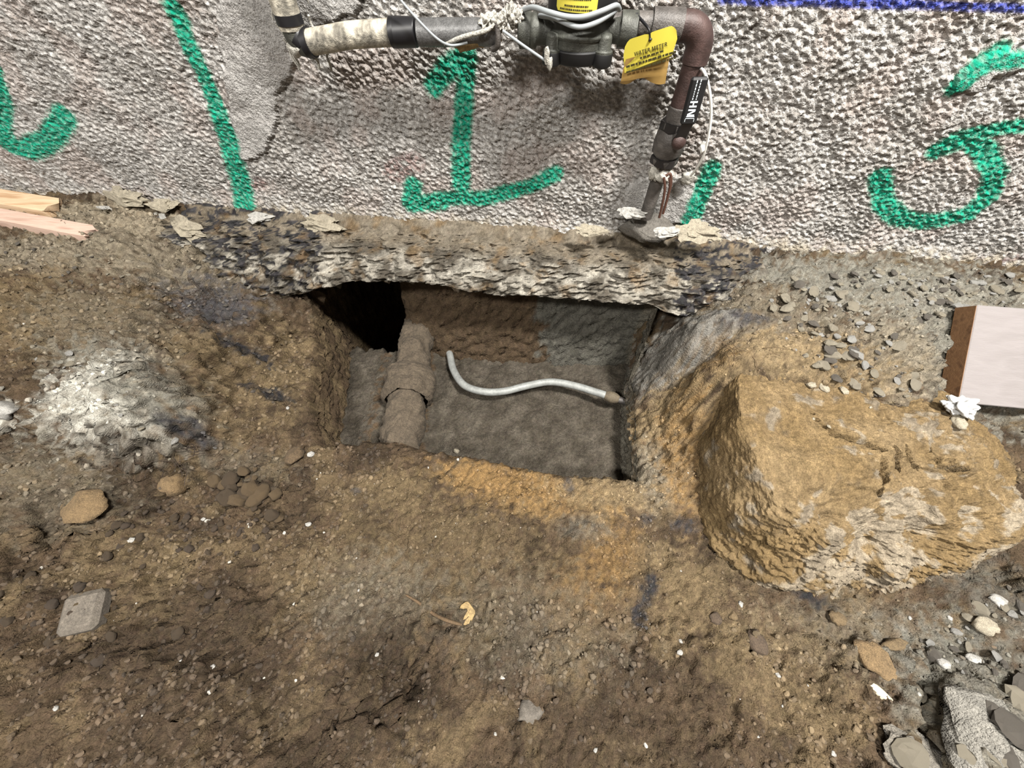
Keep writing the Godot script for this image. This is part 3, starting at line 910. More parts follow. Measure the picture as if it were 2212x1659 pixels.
	w.set_meta("label", "rough grey stucco basement wall with green sprayed numbers")
	part("stucco_face", mesh_of(P, grid_index(nu, nv, true), C), M.stucco, w)
	var s := Shape.new()
	s.box(Vector3(0, 1.36, -0.11), Vector3(6.2, 1.82, 0.22), Basis.IDENTITY, 0.005)
	s.box(Vector3(-2.26, 0.2, -0.11), Vector3(1.7, 0.62, 0.22), Basis.IDENTITY, 0.005)
	s.box(Vector3(2.13, 0.2, -0.11), Vector3(1.96, 0.62, 0.22), Basis.IDENTITY, 0.005)
	s.box(Vector3(0, 0.22, -0.13), Vector3(2.9, 0.5, 0.18), Basis.IDENTITY, 0.005)
	s.box(Vector3(0, -0.4, -0.4), Vector3(6.0, 0.76, 0.16), Basis.IDENTITY, 0.005)
	# the same stucco goes on over the rest of the wall
	var coat_colour := PackedColorArray()
	coat_colour.resize(s.P.size())
	coat_colour.fill(Color(0.47, 0.45, 0.422))
	part("masonry", mesh_of(s.P, s.I, coat_colour), M.stucco, w)

func build_room() -> void:
	for r in [["wall_left", Vector3(-3.05, 0.8, 1.6), Vector3(0.1, 3.1, 4.0)], ["wall_right", Vector3(3.0, 0.8, 1.6), Vector3(0.1, 3.1, 4.0)], ["wall_front", Vector3(0, 0.8, 3.5), Vector3(6.2, 3.1, 0.1)]]:
		var o := part(r[0], done(Shape.new().box(r[1], r[2], Basis.IDENTITY, 0.005)), M.room_stucco, self)
		o.set_meta("kind", "structure")
		o.set_meta("label", "plain grey basement wall behind the viewer" if r[0] == "wall_front" else "plain grey basement side wall")
	var c := part("ceiling", done(Shape.new().box(Vector3(0, 2.32, 1.6), Vector3(6.2, 0.1, 4.2), Basis.IDENTITY, 0.005)), M.ceiling, self)
	c.set_meta("kind", "structure")
	c.set_meta("label", "pale basement ceiling")

func lamp(called: String, label: String, at: Vector3, size: Vector2, energy: float) -> void:
	var t := thing(called, label, "lamp", at)
	part("housing", done(Shape.new().box(Vector3(0, 0.03, 0), Vector3(size.x + 0.04, 0.06, size.y + 0.04), Basis.IDENTITY, 0.006)), plain(Color(0.85, 0.85, 0.84), 0.5), t)
	var g := StandardMaterial3D.new()
	g.albedo_color = Color(0.95, 0.95, 0.93)
	g.emission_enabled = true
	g.emission = Color(1.0, 0.97, 0.92)
	g.emission_energy_multiplier = 2.0
	part("diffuser", done(Shape.new().box(Vector3(0, -0.004, 0), Vector3(size.x, 0.008, size.y), Basis.IDENTITY, 0.002)), g, t)
	var l := AreaLight3D.new()
	l.name = "panel_light"
	l.area_size = size
	l.light_energy = energy
	l.light_color = Color(1.0, 0.985, 0.96)
	l.area_range = 9.0
	l.shadow_enabled = true
	t.add_child(l)
	l.position = Vector3(0, -0.02, 0)
	l.rotation_degrees = Vector3(-90, 0, 0)

# ------------------------------------------------------------------ boulder
func ring_value(tab: Array, deg: float, col: int) -> float:
	var n := tab.size()
	for k in n:
		var a: Array = tab[k]
		var b: Array = tab[(k + 1) % n]
		var end: float = b[0] if k < n - 1 else b[0] + 360.0
		if deg >= a[0] and deg <= end:
			var f: float = (deg - a[0]) / (end - a[0])
			f = f * f * (3 - 2 * f)
			return lerpf(a[col], b[col], f)
	return tab[0][col]

func build_boulder() -> void:
	# bearing, radius at the foot, radius of the flat top, height of the top's edge
	var tab := [[-15, 0.3, 0.21, -0.06], [19, 0.25, 0.18, -0.065], [47, 0.215, 0.13, -0.075], [79, 0.2, 0.11, -0.095], [111, 0.215, 0.12, -0.1], [140, 0.268, 0.185, -0.09], [157, 0.285, 0.222, -0.06], [176, 0.283, 0.243, -0.035], [195, 0.285, 0.262, -0.025], [207, 0.295, 0.265, -0.03], [225, 0.32, 0.26, -0.045], [250, 0.3, 0.24, -0.03], [290, 0.28, 0.2, -0.035], [330, 0.265, 0.19, -0.06]]
	var mid := Vector3(0.6, -0.035, 0.47)
	var grooves := []
	for g in [[[1740, 905], [1790, 948], [1850, 972], [1885, 985]], [[1912, 980], [1938, 1032]], [[2005, 975], [2040, 1008], [2085, 1018]], [[1938, 975], [1978, 1012]], [[1880, 985], [1893, 1035], [1900, 1065]]]:
		var pv := []
		for q in g:
			var w := at_y(q[0], q[1], -0.06)
			pv.append(Vector2(w.x, w.z))
		grooves.append(pv)
	var nu := 460
	var nv := 190
	var big := noise_of(7.0, 2, 101)
	var strata := noise_of(26.0, 3, 103)
	var fine := noise_of(90.0, 3, 105)
	var tint := noise_of(7.0, 3, 107)
	var facet := noise_of(9.0, 1, 109, FastNoiseLite.TYPE_CELLULAR)
	facet.cellular_return_type = FastNoiseLite.RETURN_DISTANCE2_SUB
	var P := PackedVector3Array()
	var C := PackedColorArray()
	for j in nv:
		var t := float(j) / (nv - 1)
		for i in nu:
			var deg := -15.0 + 360.0 * i / nu
			var a := deg_to_rad(deg)
			var rb := ring_value(tab, deg, 1)
			var rt := ring_value(tab, deg, 2)
			var yt := ring_value(tab, deg, 3)
			var r: float
			var y: float
			if t < 0.5:
				var f := t / 0.5
				r = rt * f
				y = lerpf(mid.y, yt, f * f)
			else:
				var f := (t - 0.5) / 0.5
				var e := f * f * (3 - 2 * f)
				r = lerpf(rt, rb, sin(f * PI * 0.5))
				y = lerpf(yt, -0.25, lerpf(1.0 - cos(f * PI * 0.5), e, 0.4))
				if f > 0.86: r -= (f - 0.86) * 0.16
			var p := Vector3(mid.x + r * cos(a), y, mid.z + r * sin(a))
			var q := Vector3(p.x * 0.8 + p.z * 0.25, p.y * 2.6, p.z * 1.5)
			var out := Vector3(cos(a), 0.0, sin(a)) * smoothstep(0.35, 0.6, t) + Vector3.UP * (1.0 - smoothstep(0.45, 0.8, t))
			out = out.normalized()
			var fc := facet.get_noise_3dv(q)
			var s1 := absf(strata.get_noise_3dv(q))
			var front := smoothstep(30.0, 60.0, deg) * (1.0 - smoothstep(140.0, 165.0, deg)) * smoothstep(0.45, 0.6, t)
			var calm := 1.0 - 0.6 * smoothstep(150.0, 170.0, deg) * (1.0 - smoothstep(230.0, 260.0, deg))
			p += out * calm * (0.026 * big.get_noise_3dv(p) + 0.014 * fc + (0.009 + 0.012 * front) * (0.3 - s1) + 0.003 * fine.get_noise_3dv(q))
			# flaky bedding that dips across the block
			var bed := (p.x * 0.55 + p.z * 1.0 - p.y * 0.5) * 21.0 + 1.3 * big.get_noise_3dv(p * 2.0) + 0.5 * strata.get_noise_3dv(p)
			var saw := bed - floorf(bed)
			p += out * calm * 0.0075 * (saw - 0.5 - smoothstep(0.88, 1.0, saw)) * clampf(tint.get_noise_3dv(p * 1.7) * 2.2 + 0.45, 0, 1)
			var v2 := Vector2(p.x, p.z)
			var gr := 0.0
			for g in grooves:
				for k in g.size() - 1:
					var cp := Geometry2D.get_closest_point_to_segment(v2, g[k], g[k + 1])
					var s: float = (k + (cp - g[k]).length() / (g[k + 1] - g[k]).length()) / (g.size() - 1)
					var d: float = v2.distance_to(cp) + 0.006 * strata.get_noise_2dv(v2 * 2.0)
					gr = maxf(gr, smoothstep(0.002 + 0.0055 * sin(PI * clampf(s, 0.04, 0.96)), 0.0, d))
			p -= out * gr * 0.024
			P.append(p)
			var n1 := tint.get_noise_3dv(p)
			var n2 := tint.get_noise_3dv(p * 2.6 + Vector3(3, 0, 0))
			var c := Color(0.255, 0.176, 0.086).lerp(Color(0.31, 0.225, 0.125), clampf(n1 + 0.4, 0, 1))
			# pale flaky crust in patches, as on the photographed block's nose
			var crust := n2 * 0.9 + n1 * 0.3 - 0.2 + 0.35 * fine.get_noise_3dv(p * 0.4)
			if p.z + 0.35 * p.x + 0.1 * n1 > 0.76: crust += 0.4
			c = c.lerp(Color(0.42, 0.355, 0.265), smoothstep(0.05, 0.2, crust) * 0.9)
			c = c.lerp(Color(0.17, 0.135, 0.095), clampf(n2 * 1.8 - 0.35, 0, 0.6))
			C.append(c * (1.0 + 0.25 * fine.get_noise_3dv(p)))
	var o := part("sandstone_boulder", mesh_of(P, grid_index(nu, nv, false, PackedByteArray(), true), C), M.rock, self)
	tag(o, "big ochre sandstone boulder with a pale flaky front, beside the open pit", "boulder")
	bP = P
	bnu = nu

var bP := PackedVector3Array()
var bnu := 0

# top of the boulder nearest to a point in plan
func boulder_y(x: float, z: float) -> float:
	var best := 1e9
	var y := -0.05
	for k in range(0, bP.size(), 3):
		var p := bP[k]
		var d := (p.x - x) * (p.x - x) + (p.z - z) * (p.z - z)
		if d < best and p.y > -0.2:
			best = d
			y = p.y
	return y

func on_boulder(px: float, py: float) -> Vector3:
	var p := at_y(px, py, -0.04)
	for k in 3: p = at_y(px, py, boulder_y(p.x, p.z))
	return p

# ------------------------------------------------------------------ pipework
func build_pipes() -> void:
	# wrapped pipe on the left of the meter
	var t := thing("taped_water_pipe", "white taped water pipe with black bands, left of the water meter", "pipe")
	var z := 0.062
	var cx := at_z(640, 85, z).x
	var ey := at_z(640, 85, z).y - 0.353
	part("riser", done(Shape.new().tube([Vector3(cx, ey + 0.62, z), Vector3(cx, ey + 0.5, z), Vector3(cx, ey + 0.385, z), Vector3(cx, ey + 0.365, z)], [0.019, 0.0185, 0.019, 0.018], 20)), M.white_tape, t)
	part("elbow", done(Shape.new().tube(spline([Vector3(cx, ey + 0.372, z), Vector3(cx + 0.001, ey + 0.358, z), Vector3(cx + 0.008, ey + 0.349, z), Vector3(cx + 0.024, ey + 0.346, z)], 6), 0.0165, 18)), M.bronze, t)
	part("tape_band", done(Shape.new().tube([Vector3(cx, ey + 0.383, z), Vector3(cx, ey + 0.371, z)], 0.0195, 20)), M.black_tape, t)
	part("tape_band", done(Shape.new().tube([Vector3(cx + 0.004, ey + 0.357, z), Vector3(cx + 0.012, ey + 0.349, z)], 0.0172, 20)), M.black_tape, t)
	var a := at_z(662, 93, z)
	var b := at_z(760, 76, z)
	var c := at_z(850, 70, z)
	var d := at_z(905, 70, z)
	var e := at_z(1075, 70, z)
	part("wrapped_run", done(Shape.new().tube(spline([a, a.lerp(b, 0.5), b, c], 8), 0.0165, 20)), M.white_tape, t)
	var ab := (b - a).normalized()
	part("tape_band", done(Shape.new().tube([a - ab * 0.001, a + ab * 0.009], 0.0192, 20)), M.black_tape, t)
	part("tape_band", done(Shape.new().tube([at_z(846, 70, z), at_z(856, 70, z)], 0.0185, 20)), M.black_tape, t)
	part("coupling", done(Shape.new().tube([at_z(856, 70, z), at_z(898, 70, z), at_z(900, 70, z)], [0.0185, 0.0178, 0.0165], 20)), M.black_tape, t)
	part("bare_run", done(Shape.new().tube([d, e], 0.0165, 20)), M.galvanised, t)
	# torn white wrap round the joint next to the meter: crumpled strips
	for k in 9:
		var f := k / 8.0
		var at := at_z(lerpf(1050, 1122, f), 46.0 - 14.0 * f + rng.randf_range(-7, 9), z + 0.006 + 0.012 * rng.randf())
		part("torn_wrap", wad_mesh(210 + k, Vector3(0.013, 0.011, 0.01) * rng.randf_range(0.8, 1.25)), M.plaster, t, at, Basis.from_euler(Vector3(rng.randf() * 3, rng.randf() * 3, rng.randf() * 3)))
	for k in 12:
		var at := Vector3(cx + (-0.028 if k < 8 else 0.026) + rng.randf_range(-0.008, 0.008), ey + rng.randf_range(0.345, 0.43), z - 0.02 + rng.randf_range(-0.01, 0.02))
		var q := [at]
		for s in 4: q.append(q[-1] + Vector3(rng.randf_range(-0.004, 0.006), -0.009, rng.randf_range(-0.004, 0.004)))
		part("torn_wrap", done(Shape.new().tube(spline(q, 3), rng.randf_range(0.0009, 0.0022), 6)), M.plaster, t)
	part("torn_wrap", stone_mesh(301, Vector3(0.017, 0.013, 0.013), 0.6, 6), M.plaster, t, Vector3(cx + 0.002, ey + 0.345, z + 0.004))
	# brown paper and clamp hanging under the joint
	part("torn_paper", stone_mesh(302, Vector3(0.04, 0.011, 0.008), 0.6, 6, 18), M.leaf, t, at_z(1030, 86, z + 0.008), Basis(Vector3.BACK, 0.16))
	part("torn_wrap", done(Shape.new().tube(spline([at_z(960, 96, z + 0.015), at_z(1000, 80, z + 0.022), at_z(1050, 66, z + 0.024), at_z(1068, 52, z + 0.02)], 6), [0.0015, 0.002, 0.002, 0.0025, 0.003, 0.003, 0.003, 0.003, 0.003, 0.003, 0.003, 0.003, 0.003, 0.003, 0.0025, 0.0025, 0.002, 0.002, 0.002], 8)), M.plaster, t)
	part("clamp", done(Shape.new().tube(spline([at_z(1074, 50, z + 0.018), at_z(1076, 80, z + 0.019), at_z(1074, 100, z + 0.016), at_z(1064, 106, z + 0.012)], 5), 0.0042, 8)), M.iron, t)
	# grey cable coming down in front of the pipe
	var cb := thing("grey_cable", "thin grey cable crossing in front of the bare pipe run", "cable")
	part("cable_run", done(Shape.new().tube(spline([at_z(840, -45, 0.0810), at_z(862, -5, 0.0860), at_z(905, 45, 0.0930), at_z(945, 84, 0.0930), at_z(975, 98, 0.0850), at_z(1010, 92, 0.0810)], 8), 0.0017, 8)), M.wire, cb)
	var sc := thing("seal_wire", "pale seal wire running down to the meter's lower flange", "wire")
	part("wire_run", done(Shape.new().tube(spline([at_z(1086, 66, 0.0960), at_z(1130, 98, 0.1010), at_z(1165, 122, 0.1060), at_z(1186, 136, 0.1080)], 6), 0.0019, 8)), M.wire, sc)
	part("knot", stone_mesh(303, Vector3(0.005, 0.011, 0.004), 0.7, 5), M.plaster, sc, at_z(1182, 116, 0.1090))
	part("knot", stone_mesh(304, Vector3(0.004, 0.008, 0.004), 0.7, 5), M.plaster, sc, at_z(1188, 138, 0.1090))

func build_meter() -> void:
	var mz := 0.066
	var c := at_z(1250, 85, mz)
	var yb := at_z(1250, 149, mz + 0.042).y
	var yp := at_z(1250, 116, mz + 0.045).y
	var yf := at_z(1250, 90, mz + 0.045).y
	var yr := at_z(1250, 46, mz + 0.047).y
	var base := Vector3(c.x, yb, mz)
	var t := thing("water_meter", "dark bronze water meter with a black register and yellow label", "water meter", base)
	var hb := yp - yb
	var hf := yf - yb
	var hr := yr - yb
	var body := Shape.new()
	body.lathe([Vector2(0.0, hb), Vector2(0.042, hb), Vector2(0.042, hb), Vector2(0.043, hb + 0.003), Vector2(0.042, hf - 0.002), Vector2(0.045, hf), Vector2(0.045, hf + 0.003), Vector2(0.041, hf + 0.007), Vector2(0.036, hf + 0.016), Vector2(0.038, hr - 0.006), Vector2(0.04, hr), Vector2(0.0, hr)], Vector3.ZERO, Basis.IDENTITY, 36)
	part("case", done(body), M.bronze, t)
	var ya := at_z(1160, 66, mz).y - yb
	# inlet and outlet with union nuts
	var side := Basis(Vector3.BACK, -PI / 2)
	part("inlet", done(Shape.new().lathe([Vector2(0.0, -0.082), Vector2(0.016, -0.082), Vector2(0.016, -0.082), Vector2(0.0165, -0.072), Vector2(0.02, -0.068), Vector2(0.0205, -0.062), Vector2(0.0165, -0.06), Vector2(0.0155, -0.04), Vector2(0.019, -0.02)], Vector3(0, ya, 0), side, 24)), M.bronze, t)
	part("outlet", done(Shape.new().lathe([Vector2(0.019, 0.02), Vector2(0.0155, 0.04), Vector2(0.0165, 0.055), Vector2(0.021, 0.056), Vector2(0.021, 0.056), Vector2(0.021, 0.078), Vector2(0.021, 0.078), Vector2(0.016, 0.08), Vector2(0.0, 0.08)], Vector3(0, ya + 0.004, 0), side, 8)), M.bronze, t)
	part("union_nut", done(Shape.new().lathe([Vector2(0.016, -0.088), Vector2(0.0215, -0.086), Vector2(0.0215, -0.086), Vector2(0.0215, -0.07), Vector2(0.0215, -0.07), Vector2(0.016, -0.068)], Vector3(0, ya, 0), side, 6)), M.bronze, t)
	part("bottom_plate", done(Shape.new().lathe([Vector2(0, 0), Vector2(0.036, 0.0), Vector2(0.041, 0.003), Vector2(0.043, hb - 0.002), Vector2(0.043, hb - 0.002), Vector2(0.042, hb + 0.001), Vector2(0, hb + 0.001)], Vector3.ZERO, Basis.IDENTITY, 36)), M.black_plastic, t)
	for q in [Vector3(-0.036, 0, 0.028), Vector3(0.036, 0, 0.028), Vector3(-0.036, 0, -0.028), Vector3(0.036, 0, -0.028)]:
		part("bolt_boss", done(Shape.new().lathe([Vector2(0, 0.001), Vector2(0.0115, 0.001), Vector2(0.013, 0.003), Vector2(0.013, hb), Vector2(0.013, hb), Vector2(0.0095, hb + 0.002), Vector2(0.0095, hf + 0.001), Vector2(0.008, hf + 0.005), Vector2(0, hf + 0.006)], q, Basis.IDENTITY, 16)), M.bronze, t)
		part("bolt_head", done(Shape.new().lathe([Vector2(0, -0.001), Vector2(0.009, -0.001), Vector2(0.0137, 0.002), Vector2(0.0137, hb - 0.003), Vector2(0.012, hb - 0.001)], q, Basis.IDENTITY, 16)), M.black_plastic, t)
	var reg := part("register", done(Shape.new().lathe([Vector2(0.0, hr - 0.004), Vector2(0.043, hr - 0.004), Vector2(0.047, hr + 0.001), Vector2(0.047, hr + 0.06), Vector2(0.047, hr + 0.06), Vector2(0.045, hr + 0.064), Vector2(0, hr + 0.066)], Vector3.ZERO, Basis.IDENTITY, 40)), M.black_plastic, t)
	# yellow label bent round the register, with illegible print
	var P := PackedVector3Array()
	var nu := 22
	var nv := 8
	for j in nv:
		for i in nu:
			var ang := deg_to_rad(lerpf(-46, 23, float(i) / (nu - 1)))
			var edge := 0.0035 if (i == 0 or i == nu - 1) and j == 0 else 0.0
			var rr := 0.0474
			P.append(Vector3(sin(ang) * rr, hr + 0.008 + edge + 0.034 * j / (nv - 1), cos(ang) * rr))
	var lab := part("label", mesh_of(P, grid_index(nu, nv, true)), M.yellow, reg)
	lab.set_meta("label", "yellow printed label")
	var pr := Shape.new()
	for line in [[0.014, -30, 8], [0.0105, -38, 14], [0.0205, -36, 12], [0.024, -30, 10]]:
		var ang: float = line[1]
		while ang < line[2]:
			var w := rng.randf_range(1.2, 3.4)
			var b := Basis(Vector3.UP, deg_to_rad(ang + w * 0.5))
			pr.box(b * Vector3(0, hr + line[0], 0.0476), Vector3(deg_to_rad(w) * 0.047, 0.0017, 0.0003), b, 0.00005)
			ang += w + rng.randf_range(0.4, 1.0)
	part("print", done(pr), M.ink, reg).set_meta("kind", "stuff")
	# cable wound about the neck
	var w := thing("meter_cable", "pale grey cable looped twice round the neck of the water meter", "cable")
	part("loop", done(Shape.new().tube(spline([at_z(1128, 22, 0.0710), at_z(1152, 16, 0.0910), at_z(1185, 26, 0.1110), at_z(1225, 36, 0.1190), at_z(1262, 36, 0.1200), at_z(1300, 24, 0.1160), at_z(1330, 12, 0.1010), at_z(1338, 20, 0.0810)], 8), 0.0031, 10)), M.wire, w)
	part("loop", done(Shape.new().tube(spline([at_z(1166, 34, 0.0710), at_z(1195, 38, 0.1010), at_z(1232, 54, 0.1170), at_z(1258, 58, 0.1190), at_z(1290, 48, 0.1160), at_z(1322, 28, 0.1010), at_z(1336, 16, 0.0810)], 8), 0.0031, 10)), M.wire, w)

func text_part(words: String, size: float, parent: Node, xf: Transform3D, mat: Material, called := "lettering") -> void:
	var tm := TextMesh.new()
	var f := SystemFont.new()
	f.font_names = PackedStringArray(["Droid Sans"])
	f.font_weight = 700
	tm.font = f
	tm.text = words
	tm.font_size = 64
	tm.pixel_size = size / 64.0
	tm.depth = 0.0004
	var o := part(called, tm, mat, parent)
	o.transform = xf

func build_valve_side() -> void:
	var z := 0.055
	var t := thing("supply_pipe", "reddish brown iron pipe with an elbow, right of the water meter", "pipe")
	var x := at_z(1458, 270, z).x
	var a := at_z(1345, 62, z)
	var yt := at_z(1470, 56, z).y
	a.y = yt
	var r := 0.0162
	part("nipple", done(Shape.new().tube([a - Vector3(0.025, 0, -0.006), Vector3(x - 0.05, yt, z)], r * 0.95, 20)), M.iron, t)
	part("coupling", done(Shape.new().lathe([Vector2(0.0, -0.03), Vector2(0.0195, -0.03), Vector2(0.0195, -0.03), Vector2(0.0195, 0.012), Vector2(0.0195, 0.012), Vector2(0.0, 0.012)], Vector3(x - 0.045, yt, z), Basis(Vector3.BACK, -PI / 2), 20)), M.iron, t)
	var bend := []
	for k in 13:
		var an := PI / 2 * k / 12
		bend.append(Vector3(x - 0.026 + 0.026 * sin(an), yt - 0.026 + 0.026 * cos(an), z))
	bend.push_front(Vector3(x - 0.045, yt, z))
	bend.append(Vector3(x, yt - 0.04, z))
	part("elbow", done(Shape.new().tube(bend, 0.0185, 22)), M.copper_old, t)
	var yv := at_z(1463, 268, z).y
	part("riser", done(Shape.new().tube([Vector3(x, yt - 0.035, z), Vector3(x, yv, z)], 0.0162, 22)), M.copper_old, t)
	part("collar", done(Shape.new().lathe([Vector2(0.016, 0.0), Vector2(0.0182, 0.001), Vector2(0.0182, 0.026), Vector2(0.0165, 0.028)], Vector3(x, yv - 0.002, z), Basis.IDENTITY, 22)), M.iron, t)
	var yl := at_z(1440, 338, z).y
	var foot := at_z(1408, 430, z).y
	part("lower_run", done(Shape.new().tube([Vector3(x, yl, z), Vector3(x, yl - 0.03, z), Vector3(x, yl - 0.032, z - 0.003), Vector3(x, at_z(1398, 474, z).y, z - 0.008)], [0.0155, 0.0145, 0.0125, 0.0125], 18)), M.iron, t)
	# ball valve
	var vb := Vector3(x, yl, z)
	var v := thing("ball_valve", "ball valve with a black lever handle, on the reddish pipe", "valve", vb)
	var h := yv - yl
	part("body", done(Shape.new().lathe([Vector2(0.0155, -0.012), Vector2(0.0215, -0.011), Vector2(0.0225, -0.002), Vector2(0.019, 0.001), Vector2(0.026, 0.008), Vector2(0.027, h * 0.5), Vector2(0.0255, h - 0.012), Vector2(0.0195, h - 0.007), Vector2(0.0215, h - 0.005), Vector2(0.0215, h + 0.004), Vector2(0.0155, h + 0.006)], Vector3.ZERO, Basis.IDENTITY, 12)), M.iron, v)
	var pv := at_z(1466, 307, 0.0890) - vb
	var stem := Basis(Vector3.RIGHT, PI / 2)
	for hy in [-0.011, h - 0.007]:
		part("hex_end", done(Shape.new().lathe([Vector2(0.016, 0.0), Vector2(0.0245, 0.0), Vector2(0.0245, 0.0), Vector2(0.0245, 0.012), Vector2(0.0245, 0.012), Vector2(0.016, 0.012)], Vector3(0, hy, 0), Basis.IDENTITY, 6)), M.dark_steel, v)
	part("stem", done(Shape.new().tube([Vector3(0.0, pv.y, 0.012), pv - Vector3(0, 0, 0.006)], 0.008, 14)), M.iron, v)
	part("stem_nut", done(Shape.new().lathe([Vector2(0, -0.004), Vector2(0.011, -0.004), Vector2(0.011, 0.001), Vector2(0.011, 0.001), Vector2(0.009, 0.004), Vector2(0.004, 0.006), Vector2(0, 0.0065)], pv + Vector3(0, 0, 0.002), stem, 14)), M.copper_old, v)
	var g0 := at_z(1485, 268, 0.0970) - vb
	var g1 := at_z(1513, 166, 0.0970) - vb
	var dir := (g1 - g0).normalized()
	var side := dir.cross(Vector3.BACK).normalized()
	var lb := Basis(side, dir, side.cross(dir))
	var sd := (g0 - pv).normalized()
	var ss := sd.cross(Vector3.BACK).normalized()
	part("lever", done(Shape.new().box((pv + g0) * 0.5, Vector3(0.0165, g0.distance_to(pv) + 0.014, 0.005), Basis(ss, sd, ss.cross(sd)), 0.001)), M.dark_steel, v)
	var gm := (g0 + g1) * 0.5
	var gl := g0.distance_to(g1)
	var grip := part("handle_grip", done(Shape.new().box(gm, Vector3(0.0235, gl, 0.009), lb, 0.0025)), M.black_plastic, v)
	grip.set_meta("label", "black vinyl lever grip with white lettering")
	# white print on the grip, reading along it
	var f := lb * Basis(Vector3.BACK, PI / 2)
	text_part("NH", 0.0145, grip, Transform3D(lb * Basis(Vector3.BACK, PI / 2), gm - dir * gl * 0.13 + lb.z * 0.0046), M.white_ink)
	var dash := Shape.new()
	for row in [-0.0035, 0.0015]:
		var s := 0.06
		while s < 0.44:
			var w := rng.randf_range(0.02, 0.06)
			dash.box(gm + dir * gl * (s + w * 0.5) + side * row + lb.z * 0.0046, Vector3(0.0012, gl * w, 0.0003), lb, 0.00005)
			s += w + 0.02
	dash.box(gm - dir * gl * 0.305 + lb.z * 0.0046, Vector3(0.012, 0.001, 0.0003), lb, 0.00005)
	dash.box(gm - dir * gl * 0.345 + lb.z * 0.0046, Vector3(0.013, 0.0006, 0.0003), lb, 0.00005)
	for q in [-0.0065, 0.0065]: dash.box(gm - dir * gl * 0.39 + side * q + lb.z * 0.0046, Vector3(0.0006, gl * 0.06, 0.0003), lb, 0.00005)
	part("print", done(dash), M.white_ink, grip).set_meta("kind", "stuff")
	# cords, wires and torn plaster by the foot of the pipe
	var cd := thing("hanging_string", "white string hanging from the reddish pipe beside the black lever", "string")
	part("strand", done(Shape.new().tube(spline([at_z(1510, 148, 0.0550), at_z(1519, 152, 0.0810), at_z(1526, 168, 0.0860), at_z(1534, 205, 0.0860), at_z(1536, 250, 0.0810), at_z(1530, 295, 0.0760), at_z(1520, 335, 0.0660), at_z(1506, 362, 0.0510), at_z(1492, 380, 0.0310)], 8), 0.0021, 8)), M.white_cord, cd)
	part("knot", stone_mesh(311, Vector3(0.005, 0.009, 0.004), 0.6, 5), M.white_cord, cd, at_z(1519, 318, 0.0710))
	part("frayed_end", stone_mesh(312, Vector3(0.014, 0.013, 0.007), 0.9, 4, 18), M.plaster, cd, at_z(1486, 384, 0.0160))
	var gw := thing("ground_wire", "stiff brown copper wire clamped to the foot of the reddish pipe", "wire")
	part("clamp", stone_mesh(313, Vector3(0.017, 0.012, 0.015), 0.5, 6), M.plaster, gw, at_z(1436, 378, 0.0660))
	for q in [[[1434, 384], [1436, 410], [1430, 445], [1424, 470]], [[1446, 384], [1447, 405], [1440, 435], [1432, 462]], [[1438, 380], [1448, 376], [1449, 400], [1442, 425]]]:
		var pts := []
		for p in q: pts.append(at_z(p[0], p[1], 0.095))
		part("strand", done(Shape.new().tube(spline(pts, 6), 0.0024, 7)), M.old_wire, gw)
	part("frayed_wrap", stone_mesh(314, Vector3(0.009, 0.016, 0.006), 0.9, 4, 18), M.plaster, gw, at_z(1414, 372, 0.0660))
	var mc := part("mortar_collar", stone_mesh(316, Vector3(0.06, 0.022, 0.04), 0.5, 6, 26), plain(Color(0.5, 0.48, 0.45), 0.95, 0, M.soil_t, 6.0, M.soil_b, 0.3), self, at_z(1400, 490, 0.03))
	tag(mc, "dark grey mortar lump round the foot of the reddish pipe", "mortar")

